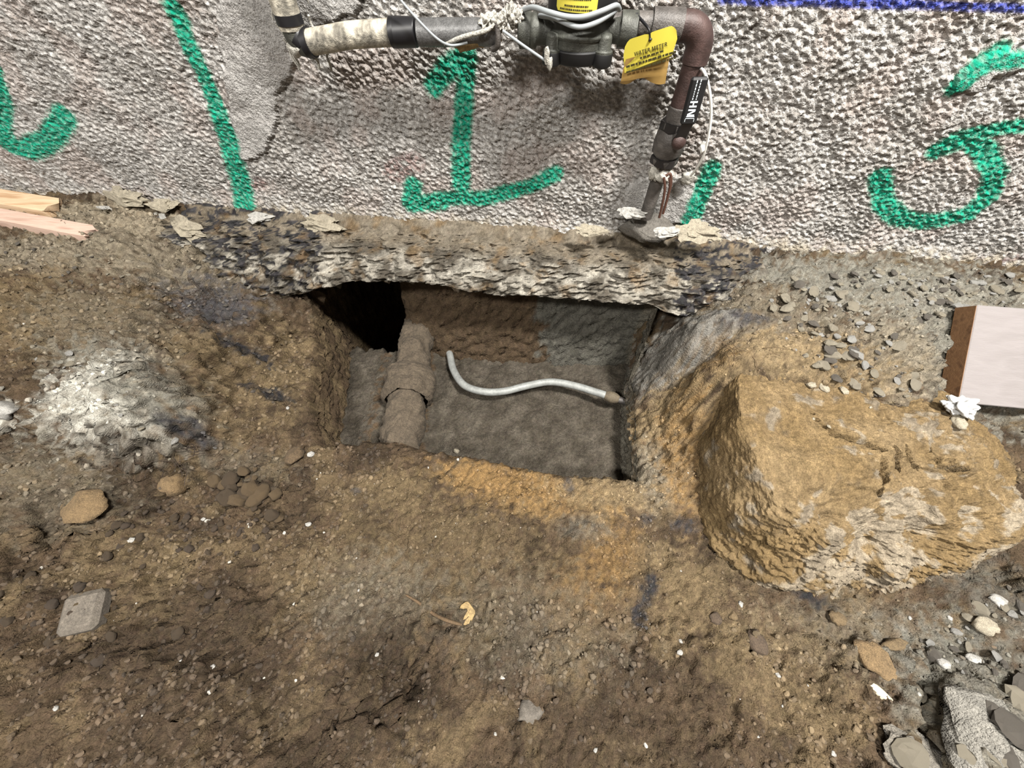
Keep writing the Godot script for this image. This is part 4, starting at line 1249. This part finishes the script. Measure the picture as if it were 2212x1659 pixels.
func build_tag() -> void:
	# two sheets hung by a black tie from the outlet pipe
	var t := thing("warning_tag", "yellow printed meter tag hanging from the pipe on a black tie", "tag")
	var sheets := [[[[1350, 88], [1461, 52]], [[1347, 120], [1463, 84]], [[1349, 158], [1452, 118]], [[1351, 160], [1450, 122]], 0.094, 0.088], [[[1352, 128], [1452, 100]], [[1346, 150], [1446, 126]], [[1341, 176], [1440, 160]], [[1339, 180], [1437, 179]], 0.09, 0.08]]
	var k := 0
	for s in sheets:
		var P := PackedVector3Array()
		var nu := 22
		var nv := 16
		for layer in 2:
			for j in nv:
				var fj := float(j) / (nv - 1) * 3.0
				var row := mini(int(fj), 2)
				var f := fj - row
				for i in nu:
					var u := float(i) / (nu - 1)
					var a := Vector2(s[row][0][0], s[row][0][1]).lerp(Vector2(s[row][1][0], s[row][1][1]), u)
					var b := Vector2(s[row + 1][0][0], s[row + 1][0][1]).lerp(Vector2(s[row + 1][1][0], s[row + 1][1][1]), u)
					var q := a.lerp(b, f)
					# rounded upper corners, a nick at the tie, a ragged lower edge
					if k == 0:
						var cr := minf(u, 1.0 - u)
						if cr < 0.12: q.y += pow((0.12 - cr) / 0.12, 2.0) * 13.0 * maxf(0.0, 1.0 - fj * 1.2)
						if absf(u - 0.47) < 0.06: q.y += (0.06 - absf(u - 0.47)) * 70.0 * maxf(0.0, 1.0 - fj * 1.4)
					else:
						q.y += sin(u * 9.0) * 3.5 * maxf(0.0, fj - 2.0) - 9.0 * exp(-pow((u - 0.42) / 0.2, 2.0)) * maxf(0.0, fj - 2.0)
					var zz: float = lerpf(s[4], s[5], fj / 3.0) + 0.004 * sin(u * 3.0 + k) - 0.0006 * layer
					P.append(at_z(q.x, q.y, zz))
		var I := grid_index(nu, nv, false)
		for q in grid_index(nu, nv, true): I.append(q + nu * nv)
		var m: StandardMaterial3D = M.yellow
		if k == 1: m = M.tag_shaded
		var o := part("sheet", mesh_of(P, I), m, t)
		if k == 1: o.set_meta("label", "tan lower sheet with the shade on the tag in its colour")
		k += 1
	# print: one readable line, the rest too small to read
	var p0 := at_z(1405, 106, 0.0965)
	var ax := (at_z(1440, 95, 0.0965) - at_z(1370, 117, 0.0965)).normalized()
	var dn := (at_z(1400, 118, 0.0950) - at_z(1402, 92, 0.0975))
	dn = (dn - ax * dn.dot(ax)).normalized()
	var b := Basis(ax, -dn, ax.cross(-dn))
	text_part("WATER METER", 0.0054, t, Transform3D(b, p0 + b.z * 0.0006), M.ink)
	var pr := Shape.new()
	for line in [[0.0068, 0.014, 0.0022], [0.0125, 0.033, 0.0027], [0.0195, 0.033, 0.0024]]:
		var s: float = -line[1]
		while s < line[1]:
			var w := rng.randf_range(0.002, 0.006)
			pr.box(p0 + ax * (s + w * 0.5) + dn * line[0] + b.z * 0.0006, Vector3(w, line[2], 0.0004), b, 0.00005)
			s += w + rng.randf_range(0.0006, 0.0016)
	part("print", done(pr), M.ink, t).set_meta("kind", "stuff")
	part("tie", done(Shape.new().tube(spline([at_z(1376, 28, 0.0710), at_z(1374, 48, 0.0735), at_z(1376, 66, 0.0690)], 5), 0.0022, 8)), M.black_tape, t)
	part("tie", done(Shape.new().tube(spline([at_z(1377, 34, 0.0730), at_z(1390, 48, 0.0850), at_z(1402, 64, 0.0970), at_z(1404, 82, 0.0970), at_z(1405, 88, 0.0975)], 5), [0.0018, 0.0018, 0.0018, 0.0018, 0.0018, 0.0018, 0.0018, 0.0018, 0.0018, 0.0015, 0.0012, 0.0012, 0.0012, 0.0012, 0.0012, 0.0014, 0.002, 0.0026, 0.0026, 0.0024, 0.002], 8)), M.black_tape, t)

# ------------------------------------------------------------------ lumber
func build_planks() -> void:
	var wood := wood_mat(Color(0.80, 0.70, 0.58), Color(0.68, 0.55, 0.42), 401, Vector3(1.5, 14, 14))
	var pink := wood_mat(Color(0.76, 0.66, 0.60), Color(0.66, 0.54, 0.48), 403, Vector3(1.5, 14, 14))
	var k := 0
	for q in [["tan plank lying against the foot of the stucco wall", [0, 407], [132, 428], [0, 440], 0.034, wood], ["pinkish plank with a splintered end, in front of the tan plank", [0, 449], [204, 486], [0, 476], 0.03, pink]]:
		var y: float = q[4]
		var a := at_y(q[1][0], q[1][1], y)
		var b := at_y(q[2][0], q[2][1], y)
		var c := at_y(q[3][0], q[3][1], y)
		var dir := (b - a).normalized()
		var up := Vector3.UP
		var out := dir.cross(up).normalized()
		var w := absf((c - a).dot(out))
		var L := 0.75
		var mid := b - dir * L * 0.5 + out * w * 0.5 - up * 0.018
		var bs := Basis(dir, up, out)
		var t := thing("plank", q[0], "plank", mid - up * 0.018)
		# board sawn off raggedly: the end rows are pushed in and out
		var P := PackedVector3Array()
		var nu := 40
		var nv := 17
		for i in nu:
			var s := float(i) / (nu - 1)
			var prof := []
			for e in 4:
				var cn: Vector2 = [Vector2(-0.5, -0.5), Vector2(-0.5, 0.5), Vector2(0.5, 0.5), Vector2(0.5, -0.5)][e]
				var nx: Vector2 = [Vector2(-0.5, 0.5), Vector2(0.5, 0.5), Vector2(0.5, -0.5), Vector2(-0.5, -0.5)][e]
				for m in 4: prof.append(cn.lerp(nx, 0.03 + m / 3.0 * 0.94))
			prof.append(prof[0])
			for m in nv:
				var pt: Vector2 = prof[m]
				var rag := 0.0
				if i == nu - 1: rag = 0.012 * sin(pt.y * 17.0 + pt.x * 9.0 + k) + 0.006 * sin(pt.y * 41.0)
				P.append(bs * Vector3((s - 0.5) * L + rag, pt.y * 0.0 + pt.x * 0.0, 0) + bs * Vector3(0, pt.y * 0.036, pt.x * w) + up * 0.018)
		var I := grid_index(nv, nu, false)
		var cap := P.size()
		var mp := Vector3.ZERO
		for m in nv:
			P.append(P[(nu - 1) * nv + m])
			mp += P[(nu - 1) * nv + m] / nv
		P.append(mp)
		for m in nv - 1: I.append_array([cap + m, cap + m + 1, cap + nv])
		part("board", mesh_of(P, I), q[5], t)
		for m in 5:
			var at := bs * Vector3(L * 0.5 - 0.01, rng.randf_range(-0.01, 0.016) , rng.randf_range(-0.4, 0.4) * w) + up * 0.018
			part("splinter", done(Shape.new().tube([at, at + dir * rng.randf_range(0.015, 0.035) + Vector3(0, rng.randf_range(-0.004, 0.004), 0)], [0.0035, 0.0005], 5)), M.twig, t)
		k += 1
	# wide plank propped at a slant on the right
	var white := wood_mat(Color(0.485, 0.465, 0.463), Color(0.43, 0.41, 0.405), 405, Vector3(1.5, 9, 9))
	var bl := Vector3(0.771, 0.047, 0.196)
	var fl := at_y(2070, 870, -0.067)
	fl.x = 0.771
	var ez := (fl - bl).normalized()
	var en := ez.cross(Vector3.RIGHT).normalized()
	var bs2 := Basis(Vector3.RIGHT, en, ez)
	var mid2 := (bl + fl) * 0.5 + Vector3.RIGHT * 0.35 - en * 0.019
	var t2 := thing("plank", "wide pale plank propped at a slant behind the boulder", "plank", mid2)
	part("board", done(Shape.new().box(Vector3.ZERO, Vector3(0.7, 0.038, bl.distance_to(fl)), bs2, 0.0015)), white, t2)
	part("shaded_end_grain", done(Shape.new().box(bs2 * Vector3(-0.3501, 0, 0), Vector3(0.001, 0.036, bl.distance_to(fl) - 0.002), bs2, 0.0003)), wood_mat(Color(0.5, 0.37, 0.25), Color(0.36, 0.25, 0.16), 407, Vector3(20, 9, 9)), t2)  # end face coloured brown to carry the shade of the unlit side

# ------------------------------------------------------------------ in the pit
func build_pit_things() -> void:
	var a := at_y(862, 985, -0.3)
	var b := at_y(897, 760, -0.3)
	var d := (b - a).normalized()
	var t := thing("clay_drain_pipe", "soil-crusted clay drain pipe with a socket joint lying in the pit", "pipe", a.lerp(b, 0.5) - Vector3(0, 0.055, 0))
	var o := a.lerp(b, 0.5) - Vector3(0, 0.055, 0)
	var n := noise_of(24.0, 3, 501)
	var L := a.distance_to(b)
	for s in [["barrel", -0.12, 0.62, 0.046, 0.046], ["socket", 0.48, 0.78, 0.066, 0.062], ["barrel", 0.74, 1.35, 0.047, 0.044]]:
		var P := PackedVector3Array()
		var nu := 64
		var nv := 50
		var u := d.cross(Vector3.UP).normalized()
		var v := u.cross(d)
		for j in nv:
			var f := float(j) / (nv - 1)
			var mid := a + d * L * lerpf(s[1], s[2], f)
			var rad: float = lerpf(s[3], s[4], f)
			if s[0] == "socket": rad *= smoothstep(0, 0.14, f) * 0.16 + 0.84 - 0.14 * smoothstep(0.8, 1.0, f)
			for i in nu:
				var an := TAU * i / nu
				var p := mid + (u * cos(an) + v * sin(an)) * rad
				p += (p - mid).normalized() * (0.012 * n.get_noise_3dv(p * 0.7) + 0.004 * n.get_noise_3dv(p * 4.0 + Vector3(5, 0, 0)))
				P.append(p - o)
		part(s[0], mesh_of(P, grid_index(nu, nv, false, PackedByteArray(), true)), M.clay, t)
	# lead service pipe hanging across the pit
	var pts := []
	for q in [[972, 767, -0.335], [980, 800, -0.325], [1003, 832, -0.315], [1045, 846, -0.31], [1090, 845, -0.31], [1140, 833, -0.31], [1190, 825, -0.31], [1240, 833, -0.306], [1290, 848, -0.302], [1312, 855, -0.302]]:
		pts.append(at_y(q[0], q[1], q[2]))
	pts.push_front(at_z(966, 748, 0.07))
	var h := thing("lead_service_pipe", "bent whitish lead water pipe spanning the pit", "pipe", pts[5])
	var loc := []
	for p in spline(pts, 8): loc.append(p - pts[5])
	part("lead_run", done(Shape.new().tube(loc, 0.0098, 16)), M.lead, h)
	var e0: Vector3 = loc[-1]
	var ed: Vector3 = (loc[-1] - loc[-4]).normalized()
	part("wiped_joint", done(Shape.new().tube([e0 - ed * 0.006, e0 + ed * 0.002, e0 + ed * 0.012, e0 + ed * 0.022, e0 + ed * 0.03], [0.0105, 0.014, 0.0155, 0.0135, 0.0095], 16)), M.brass_dusty, h)
	part("stub", done(Shape.new().tube([e0 + ed * 0.026, e0 + ed * 0.062], 0.009, 14)), M.iron, h)

# ------------------------------------------------------------------ loose things
func stone(called: String, px: float, py: float, w: float, dims: Vector3, mat: Material, label: String, cat: String, sd: int, sink := 0.35, group := "", turn := 0.0, where := "soil", rough := 0.3, cuts := 7) -> void:
	var p := on_ground(px, py) if where == "soil" else (on_boulder(px, py) if where == "boulder" else at_y(px, py, pit_floor_y + 0.004))
	var s := w * 0.5 * px_size(p)
	var o := part(called, stone_mesh(sd, dims * s, rough, cuts, 20), mat, self, p + Vector3(0, s * dims.y * (1.0 - 2.0 * sink), 0), Basis(Vector3.UP, turn))
	tag(o, label, cat, group)

func scatter(called: String, polys: Array, count: int, sizes: Vector2, mats: Array, label: String, cat: String, group: String, meshes: Array, sink := 0.3) -> void:
	# positions are drawn in plan inside outlines given on the floor
	for k in count:
		var pl: PackedVector2Array = polys[k % polys.size()]
		var box := Rect2(pl[0], Vector2.ZERO)
		for v in pl: box = box.expand(v)
		var v := box.position
		for tr in 40:
			v = box.position + Vector2(rng.randf() * box.size.x, rng.randf() * box.size.y)
			if Geometry2D.is_point_in_polygon(v, pl): break
		var s := lerpf(sizes.x, sizes.y, pow(rng.randf(), 2.2))
		var y := surf_h(v.x, v.y)
		var o := part(called, meshes[rng.randi() % meshes.size()], mats[rng.randi() % mats.size()], self, Vector3(v.x, y + s * 0.5 * (1.0 - 2.0 * sink), v.y), Basis.from_euler(Vector3(rng.randf_range(-0.4, 0.4), rng.randf() * TAU, rng.randf_range(-0.4, 0.4))).scaled(Vector3.ONE * s))
		var c: Color = (o.material_override as StandardMaterial3D).albedo_color
		var tone := "white" if c.v > 0.8 else ("cream" if c.v > 0.65 else ("tan" if c.v > 0.55 else ("grey" if c.v > 0.49 else "dark brown")))
		var rel := (s - sizes.x) / (sizes.y - sizes.x)
		tag(o, "%s %s %s" % ["tiny" if rel < 0.12 else ("small" if rel < 0.45 else "larger"), tone, label], cat, group)

func outline(list: Array, y: float) -> PackedVector2Array:
	var out := PackedVector2Array()
	for q in list:
		var p := at_y(q[0], q[1], y)
		out.append(Vector2(p.x, p.z))
	return out

func build_loose() -> void:
	var grey_stone := plain(Color(0.50, 0.47, 0.43), 0.85, 0, M.soil_t, 14.0, M.soil_b, 0.1)
	var brown_stone := plain(Color(0.40, 0.335, 0.27), 0.9, 0, M.soil_t, 14.0, M.soil_b, 0.12)
	var tan_stone := plain(Color(0.52, 0.44, 0.32), 0.9, 0, M.soil_t, 14.0, M.soil_b, 0.12)
	var chalk := plain(Color(0.82, 0.81, 0.785), 0.85, 0, M.soil_t, 16.0, M.soil_b, 0.1)
	var cream := plain(Color(0.76, 0.72, 0.635), 0.85, 0, M.soil_t, 16.0, M.soil_b, 0.1)
	var bone := plain(Color(0.72, 0.67, 0.57), 0.7)
	var clod := plain(Color(0.6, 0.5, 0.36), 0.95, 0, M.soil_t, 12.0, M.soil_b, 0.25)
	var clod2 := plain(Color(0.48, 0.4, 0.3), 0.95, 0, M.soil_t, 12.0, M.soil_b, 0.25)
	# single stones and scraps
	stone("stone", 1142, 1540, 66, Vector3(1, 0.6, 0.8), grey_stone, "smooth grey stone set in a socket of the trench soil", "stone", 601, 0.35, "", 0.5)
	stone("stone", 1632, 1388, 44, Vector3(0.8, 0.7, 1.1), brown_stone, "rounded brown stone with a dark rim below the boulder", "stone", 602, 0.3, "", 0.3)
	stone("stone", 1583, 1330, 20, Vector3(1, 0.7, 1), tan_stone, "small round yellowish pebble beside a dark pebble", "stone", 603)
	stone("stone", 1545, 1335, 26, Vector3(1, 0.7, 1), brown_stone, "small dark brown pebble beside the yellowish one", "stone", 604)
	stone("stone", 1808, 1335, 34, Vector3(1, 0.6, 0.9), tan_stone, "pale tan pebble just under the boulder's front", "stone", 605)
	stone("stone", 1928, 1394, 46, Vector3(1.3, 0.45, 0.6), tan_stone, "flat tan stone lying by the rubble beside the boulder", "stone", 606, 0.3, "", 0.4)
	stone("stone", 1890, 1425, 90, Vector3(1.0, 0.4, 0.7), clod, "wide flat soil-coloured slab below the boulder", "stone", 607, 0.4, "", -0.5)
	stone("stone", 637, 988, 44, Vector3(1, 0.7, 1), clod2, "rounded earthy lump at the corner of the pit", "stone", 608, 0.3)
	var bp := on_ground(190, 1322)
	tag(part("brick_shard", done(Shape.new().box(Vector3.ZERO, Vector3(0.056, 0.03, 0.06), Basis.from_euler(Vector3(0.12, 0.35, -0.1)), 0.007)), plain(Color(0.5, 0.465, 0.42), 0.9, 0, M.soil_t, 10.0, M.soil_b, 0.1), self, bp + Vector3(0, 0.004, 0)), "pale squared brick shard half buried in the dark soil", "shard")
	stone("bone_shard", 1900, 1498, 56, Vector3(1.1, 0.3, 0.36), bone, "long cream bone-like shard on the trench soil", "shard", 610, 0.2, "", -0.75)
	stone("dry_leaf_flake", 1010, 1325, 46, Vector3(0.85, 0.16, 1.0), M.leaf, "tan dry leaf-like flake at the end of the twig", "flake", 622, -0.3, "", 0.4, "soil", 0.1, 6)
	stone("plaster_lump", 2122, 1352, 44, Vector3(1, 0.7, 0.9), cream, "cream plaster lump among the grey rubble", "lump", 612, 0.3)
	stone("plaster_lump", 2152, 1300, 34, Vector3(1, 0.7, 0.9), chalk, "white plaster lump near the rubble's upper edge", "lump", 613, 0.3)
	stone("plaster_lump", 2100, 1425, 30, Vector3(1, 0.7, 0.8), chalk, "white plaster bit on dark rubble soil", "lump", 614, 0.3)
	stone("plaster_lump", 2036, 1432, 26, Vector3(1, 0.8, 0.9), chalk, "small bright plaster bit between the slab and the rubble", "lump", 615, 0.3)
	stone("rubble_block", 2150, 1600, 190, Vector3(0.9, 0.35, 1.25), plain(Color(0.62, 0.605, 0.57), 0.95, 0, M.soil_t, 6.0, M.soil_b, 0.6), "grey broken concrete block beside a dark crack", "rubble", 616, 0.55, "", 0.4, "soil", 0.9, 3)
	stone("rubble_block", 1965, 1625, 90, Vector3(1.1, 0.3, 0.9), plain(Color(0.58, 0.555, 0.51), 0.95, 0, M.soil_t, 6.0, M.soil_b, 0.5), "flat crumbling grey rubble piece across the dark crack", "rubble", 617, 0.55, "", 0.4, "soil", 0.9, 3)
	stone("earth_lump", 185, 1092, 96, Vector3(1, 0.5, 0.75), clod, "big earthy lump with a dark hollow under the chalky mound", "lump", 648, 0.4, "", 0.2, "soil", 0.3, 4)
	stone("earth_lump", 375, 1050, 60, Vector3(1, 0.8, 0.8), clod, "tan earthy lump at the foot of the left bank", "lump", 619, 0.4, "", 0.2)
	stone("chalk_lump", 8, 888, 70, Vector3(1, 0.8, 0.6), chalk, "white chalky lump above a dark hole", "lump", 620, 0.35, "", 0.0, "soil", 0.5)
	stone("pit_pebble", 986, 976, 16, Vector3(0.8, 1.0, 0.8), cream, "tiny glinting pebble on the pit floor", "pebble", 621, 0.3, "", 0.0, "pit")
	# twig
	var tw := []
	for q in [[878, 1286], [905, 1302], [935, 1325], [965, 1340], [998, 1350]]: tw.append(on_ground(q[0], q[1]) + Vector3(0, 0.004, 0))
	tag(part("twig", done(Shape.new().tube(spline(tw, 5), [0.0014, 0.0018, 0.002, 0.0022, 0.0024, 0.0026, 0.0028, 0.003, 0.003, 0.003, 0.003, 0.003, 0.003, 0.003, 0.003, 0.003, 0.003, 0.003, 0.0028, 0.0025, 0.002], 7)), M.twig, self), "thin bent twig lying in the trench soil", "twig")
	# crumpled white paper on the boulder
	var cp := on_boulder(2055, 890)
	tag(part("crumpled_paper", wad_mesh(631, Vector3(0.029, 0.016, 0.025)), M.paper, self, cp + Vector3(0, 0.018, 0)), "crumpled white paper wad on top of the boulder", "paper")
	# white flakes of plaster about the wall's foot
	var fl := [[1362, 458, 60, 0.06, "curled white plaster flake left of the reddish pipe"], [1278, 500, 62, 0.06, "jagged whitish plaster flake at the foot of the wall under the meter"], [1440, 500, 50, 0.09, "grey-white plaster chip in front of the reddish pipe"], [1500, 500, 90, 0.06, "broad pale plaster flake right of the reddish pipe"], [1538, 512, 44, 0.06, "cream plaster flake tip by the green tick"], [270, 428, 90, 0.03, "thick cream plaster crust behind the planks"], [352, 444, 60, 0.035, "cream plaster crumble beside the thick crust"], [222, 448, 22, 0.06, "small white plaster bit by the plank ends"], [350, 466, 26, 0.07, "small pointed white plaster bit below the cream crust"], [400, 492, 90, 0.075, "long thin cream plaster flake on the ledge"], [560, 470, 50, 0.03, "white plaster crumbs under the green slash"], [690, 482, 90, 0.03, "cream plaster scab at the wall's foot right of the slash"]]
	var k := 0
	for q in fl:
		var p := at_z(q[0], q[1], q[3])
		var s: float = q[2] * 0.5 * px_size(p)
		tag(part("plaster_flake", stone_mesh(640 + k, Vector3(s, s * 0.22, s * 0.42), 1.0, 4, 22, true), chalk if k in [0, 2, 7, 8, 10] else cream, self, p, Basis.from_euler(Vector3(0.5, rng.randf_range(-0.4, 0.4), rng.randf_range(-0.15, 0.15)))), q[4], "flake")
		k += 1
	# clods in the small heap beside the pit
	var unit := []
	for s in 6: unit.append(stone_mesh(700 + s, Vector3(0.5, 0.36, 0.44), 0.45, 7, 12))
	var chip := []
	for s in 6: chip.append(stone_mesh(720 + s, Vector3(0.52, 0.22, 0.38), 0.35, 11, 10, true))
	scatter("soil_clod", [outline([[450, 1030], [560, 1015], [605, 1060], [590, 1120], [500, 1110]], -0.215)], 46, Vector2(0.012, 0.042), [clod, clod, clod2], "soil clod in the small heap beside the pit", "clod", "clods in the small heap", unit, 0.0)
	scatter("soil_clod", [outline([[240, 1080], [480, 1060], [620, 1180], [420, 1200], [250, 1180]], -0.21)], 60, Vector2(0.008, 0.02), [clod2, brown_stone], "soil clod strewn below the heap", "clod", "clods strewn below the heap", unit, 0.3)
	scatter("earth_bit", [outline([[0, 1220], [300, 1180], [500, 1300], [300, 1450], [0, 1420]], -0.2)], 50, Vector2(0.007, 0.022), [clod2, brown_stone], "earth bit on the dark soil left of the trench", "clod", "earth bits on the left", unit, 0.35)
	# pale stones on the gravelly slope to the right
	var slope := outline([[1640, 610], [1850, 600], [1900, 700], [2010, 800], [2030, 850], [1900, 830], [1760, 790], [1660, 700]], -0.005)
	scatter("slope_pebble", [slope], 150, Vector2(0.006, 0.032), [chalk, cream, cream, grey_stone], "angular pebble on the gravelly slope under the wall", "pebble", "pebbles on the gravelly slope", chip, 0.25)
	scatter("gravel_chip", [outline([[1850, 595], [2210, 600], [2210, 650], [2060, 690], [1960, 690]], 0.0)], 150, Vector2(0.005, 0.022), [grey_stone, chalk, cream], "gravel chip on the floor between the wall and the slanted plank", "chip", "gravel by the slanted plank", chip, 0.3)
	scatter("white_chip", [outline([[100, 760], [300, 770], [360, 900], [300, 980], [140, 950], [80, 850]], -0.07)], 40, Vector2(0.005, 0.018), [chalk, chalk, cream], "chip on the chalky mound at the left", "chip", "chips on the chalky mound", chip, 0.3)
	scatter("shelf_chip", [outline([[0, 530], [450, 530], [420, 600], [0, 620]], 0.0)], 50, Vector2(0.005, 0.016), [cream, grey_stone], "chip on the earth shelf before the planks", "chip", "chips on the earth shelf", chip, 0.3)
	scatter("rubble_chip", [outline([[2000, 1380], [2210, 1250], [2210, 1500], [2080, 1480]], -0.15)], 45, Vector2(0.006, 0.026), [grey_stone, cream, chalk], "rubble chip at the foot of the boulder's far side", "chip", "rubble chips", chip, 0.3)
	scatter("rubble_lump", [outline([[2010, 1500], [2200, 1460], [2210, 1650], [1960, 1650]], -0.15)], 26, Vector2(0.018, 0.055), [grey_stone, cream], "rubble lump piled round the concrete block", "rubble", "rubble lumps", chip, 0.4)
	# the bright chips one can count on the trench floor
	var bright := [[672, 982, 16], [667, 1133, 14], [440, 1122, 10], [285, 1168, 16], [620, 1338, 8], [460, 1440, 12], [390, 1425, 8], [122, 1530, 12], [145, 1588, 6], [815, 1414, 10], [1470, 1385, 10], [1468, 1410, 14], [1288, 1622, 14], [1680, 1458, 12], [1640, 1592, 10], [1800, 1628, 14], [1600, 1305, 14], [1470, 1233, 6], [1745, 1480, 6], [1690, 1525, 6], [925, 1010, 6], [622, 882, 9], [1070, 1585, 8], [985, 1130, 5], [1125, 1140, 5], [775, 1275, 6], [1965, 1335, 10], [2050, 1335, 16], [2115, 1460, 10], [1985, 1500, 12]]
	for q in bright:
		stone("bright_chip", q[0], q[1], q[2], Vector3(1, 0.6, 0.8), chalk, "tiny bright white chip on the brown trench soil", "chip", 740 + int(q[0]) % 5, 0.3, "bright chips on the trench soil", rng.randf() * 3.0)
	for q in [[1752, 832, 22], [1778, 838, 26], [1822, 845, 22], [1900, 838, 20], [1940, 845, 26], [1975, 850, 18], [1790, 922, 10], [1880, 880, 8], [1757, 905, 8], [2068, 912, 40]]:
		stone("boulder_chip", q[0], q[1], q[2], Vector3(1, 0.5, 0.7), cream, "cream stone chip lying on top of the boulder", "chip", 750 + int(q[0]) % 5, 0.3, "chips on the boulder", rng.randf() * 3.0, "boulder")
	# roots and dead fibres
	for q in [[425, 640, 0.05, 34, "dark tangle of roots in the left bank under the ledge"], [390, 985, 0.04, 22, "wispy dark rootlets below the chalky mound"], [1600, 752, 0.035, 14, "dry grass wisps on the rim above the boulder"]]:
		var at := on_ground(q[0], q[1])
		var s := Shape.new()
		for r in q[3]:
			var p := at + Vector3(rng.randf_range(-1, 1) * q[2], rng.randf_range(0.0, 0.012), rng.randf_range(-0.5, 0.5) * q[2])
			var d := Vector3(rng.randf_range(-1, 1), rng.randf_range(-0.2, 0.5), rng.randf_range(-0.3, 1)).normalized()
			var w := [p]
			for m in 4:
				d = (d + Vector3(rng.randf_range(-0.6, 0.6), rng.randf_range(-0.5, 0.3), rng.randf_range(-0.6, 0.6))).normalized()
				w.append(w[-1] + d * 0.011)
			s.tube(spline(w, 3), 0.0006, 4, false)
		var o := part("root_tangle", done(s), M.twig if q[0] == 1600 else M.root, self)
		tag(o, q[4], "roots", "", "stuff")
	# fine crumbs all over the soil
	var mm := MultiMesh.new()
	mm.transform_format = MultiMesh.TRANSFORM_3D
	mm.use_colors = true
	mm.mesh = stone_mesh(790, Vector3(0.5, 0.34, 0.42), 0.5, 8, 8, true)
	var xf := []
	var zone := noise_of(5.0, 2, 23)
	for m in 60000:
		var x := rng.randf_range(-1.3, 1.05)
		var z := rng.randf_range(0.02, 1.05)
		if Geometry2D.is_point_in_polygon(Vector2(x, z), pit_rim): continue
		if zone.get_noise_2d(x, z) + rng.randf_range(-0.5, 0.5) + (0.2 if x < -0.3 else 0.0) < 0.0: continue
		xf.append(Vector3(x, surf_h(x, z), z))
	mm.instance_count = xf.size()
	for m in xf.size():
		var s := lerpf(0.0014, 0.0125 if xf[m].x < -0.3 or xf[m].z > 0.72 else 0.0085, pow(rng.randf(), 3.2))
		mm.set_instance_transform(m, Transform3D(Basis.from_euler(Vector3(rng.randf() * 3, rng.randf() * 6, rng.randf() * 3)).scaled(Vector3.ONE * s), xf[m]))
		var i := clampi(int((xf[m].x - GX0) / STEP), 0, gnx - 1)
		var j := clampi(int((xf[m].z - GZ0) / STEP), 0, gnz - 1)
		var c := gC[j * gnx + i] * rng.randf_range(0.4, 0.78)
		if rng.randf() < 0.006: c = Color(0.36, 0.34, 0.3)
		c.a = 1.0
		mm.set_instance_color(m, c)
	var mi := MultiMeshInstance3D.new()
	mi.name = "soil_crumbs"
	mi.multimesh = mm
	var cm := StandardMaterial3D.new()
	cm.vertex_color_use_as_albedo = true
	cm.roughness = 0.95
	mi.material_override = cm
	add_child(mi)
	tag(mi, "fine brown soil crumbs scattered all over the trench", "crumbs", "", "stuff")

func _ready() -> void:
	rng.seed = 4
	# camera: an ultra-wide phone lens looking down into the trench
	var cam := Camera3D.new()
	cam.name = "camera"
	cam.fov = 90.0
	cam.keep_aspect = Camera3D.KEEP_HEIGHT
	cam.near = 0.02
	cam_basis = Basis(Vector3.UP, deg_to_rad(YAW)) * Basis(Vector3.RIGHT, deg_to_rad(-PITCH))
	cam.transform = Transform3D(cam_basis, EYE)
	add_child(cam)
	cam.current = true
	var env := Environment.new()
	env.background_mode = Environment.BG_COLOR
	env.background_color = Color(0, 0, 0)
	env.tonemap_mode = Environment.TONE_MAPPER_LINEAR
	env.tonemap_exposure = 1.08
	env.sdfgi_enabled = true
	env.ssao_enabled = true
	env.ssil_enabled = true
	var we := WorldEnvironment.new()
	we.name = "environment"
	we.environment = env
	add_child(we)
	lamp("ceiling_panel_lamp", "white ceiling panel lamp above the right end of the trench", Vector3(0.78, 2.2, 0.9), Vector2(0.42, 0.3), 17.5)
	lamp("ceiling_panel_lamp", "white ceiling panel lamp above the left end of the trench", Vector3(-1.0, 2.2, 2.1), Vector2(0.6, 0.3), 12.5)
	make_materials()
	build_room()
	build_wall()
	build_ground()
	build_ledge()
	build_boulder()
	build_planks()
	build_pipes()
	build_meter()
	build_valve_side()
	build_tag()
	build_pit_things()
	build_loose()
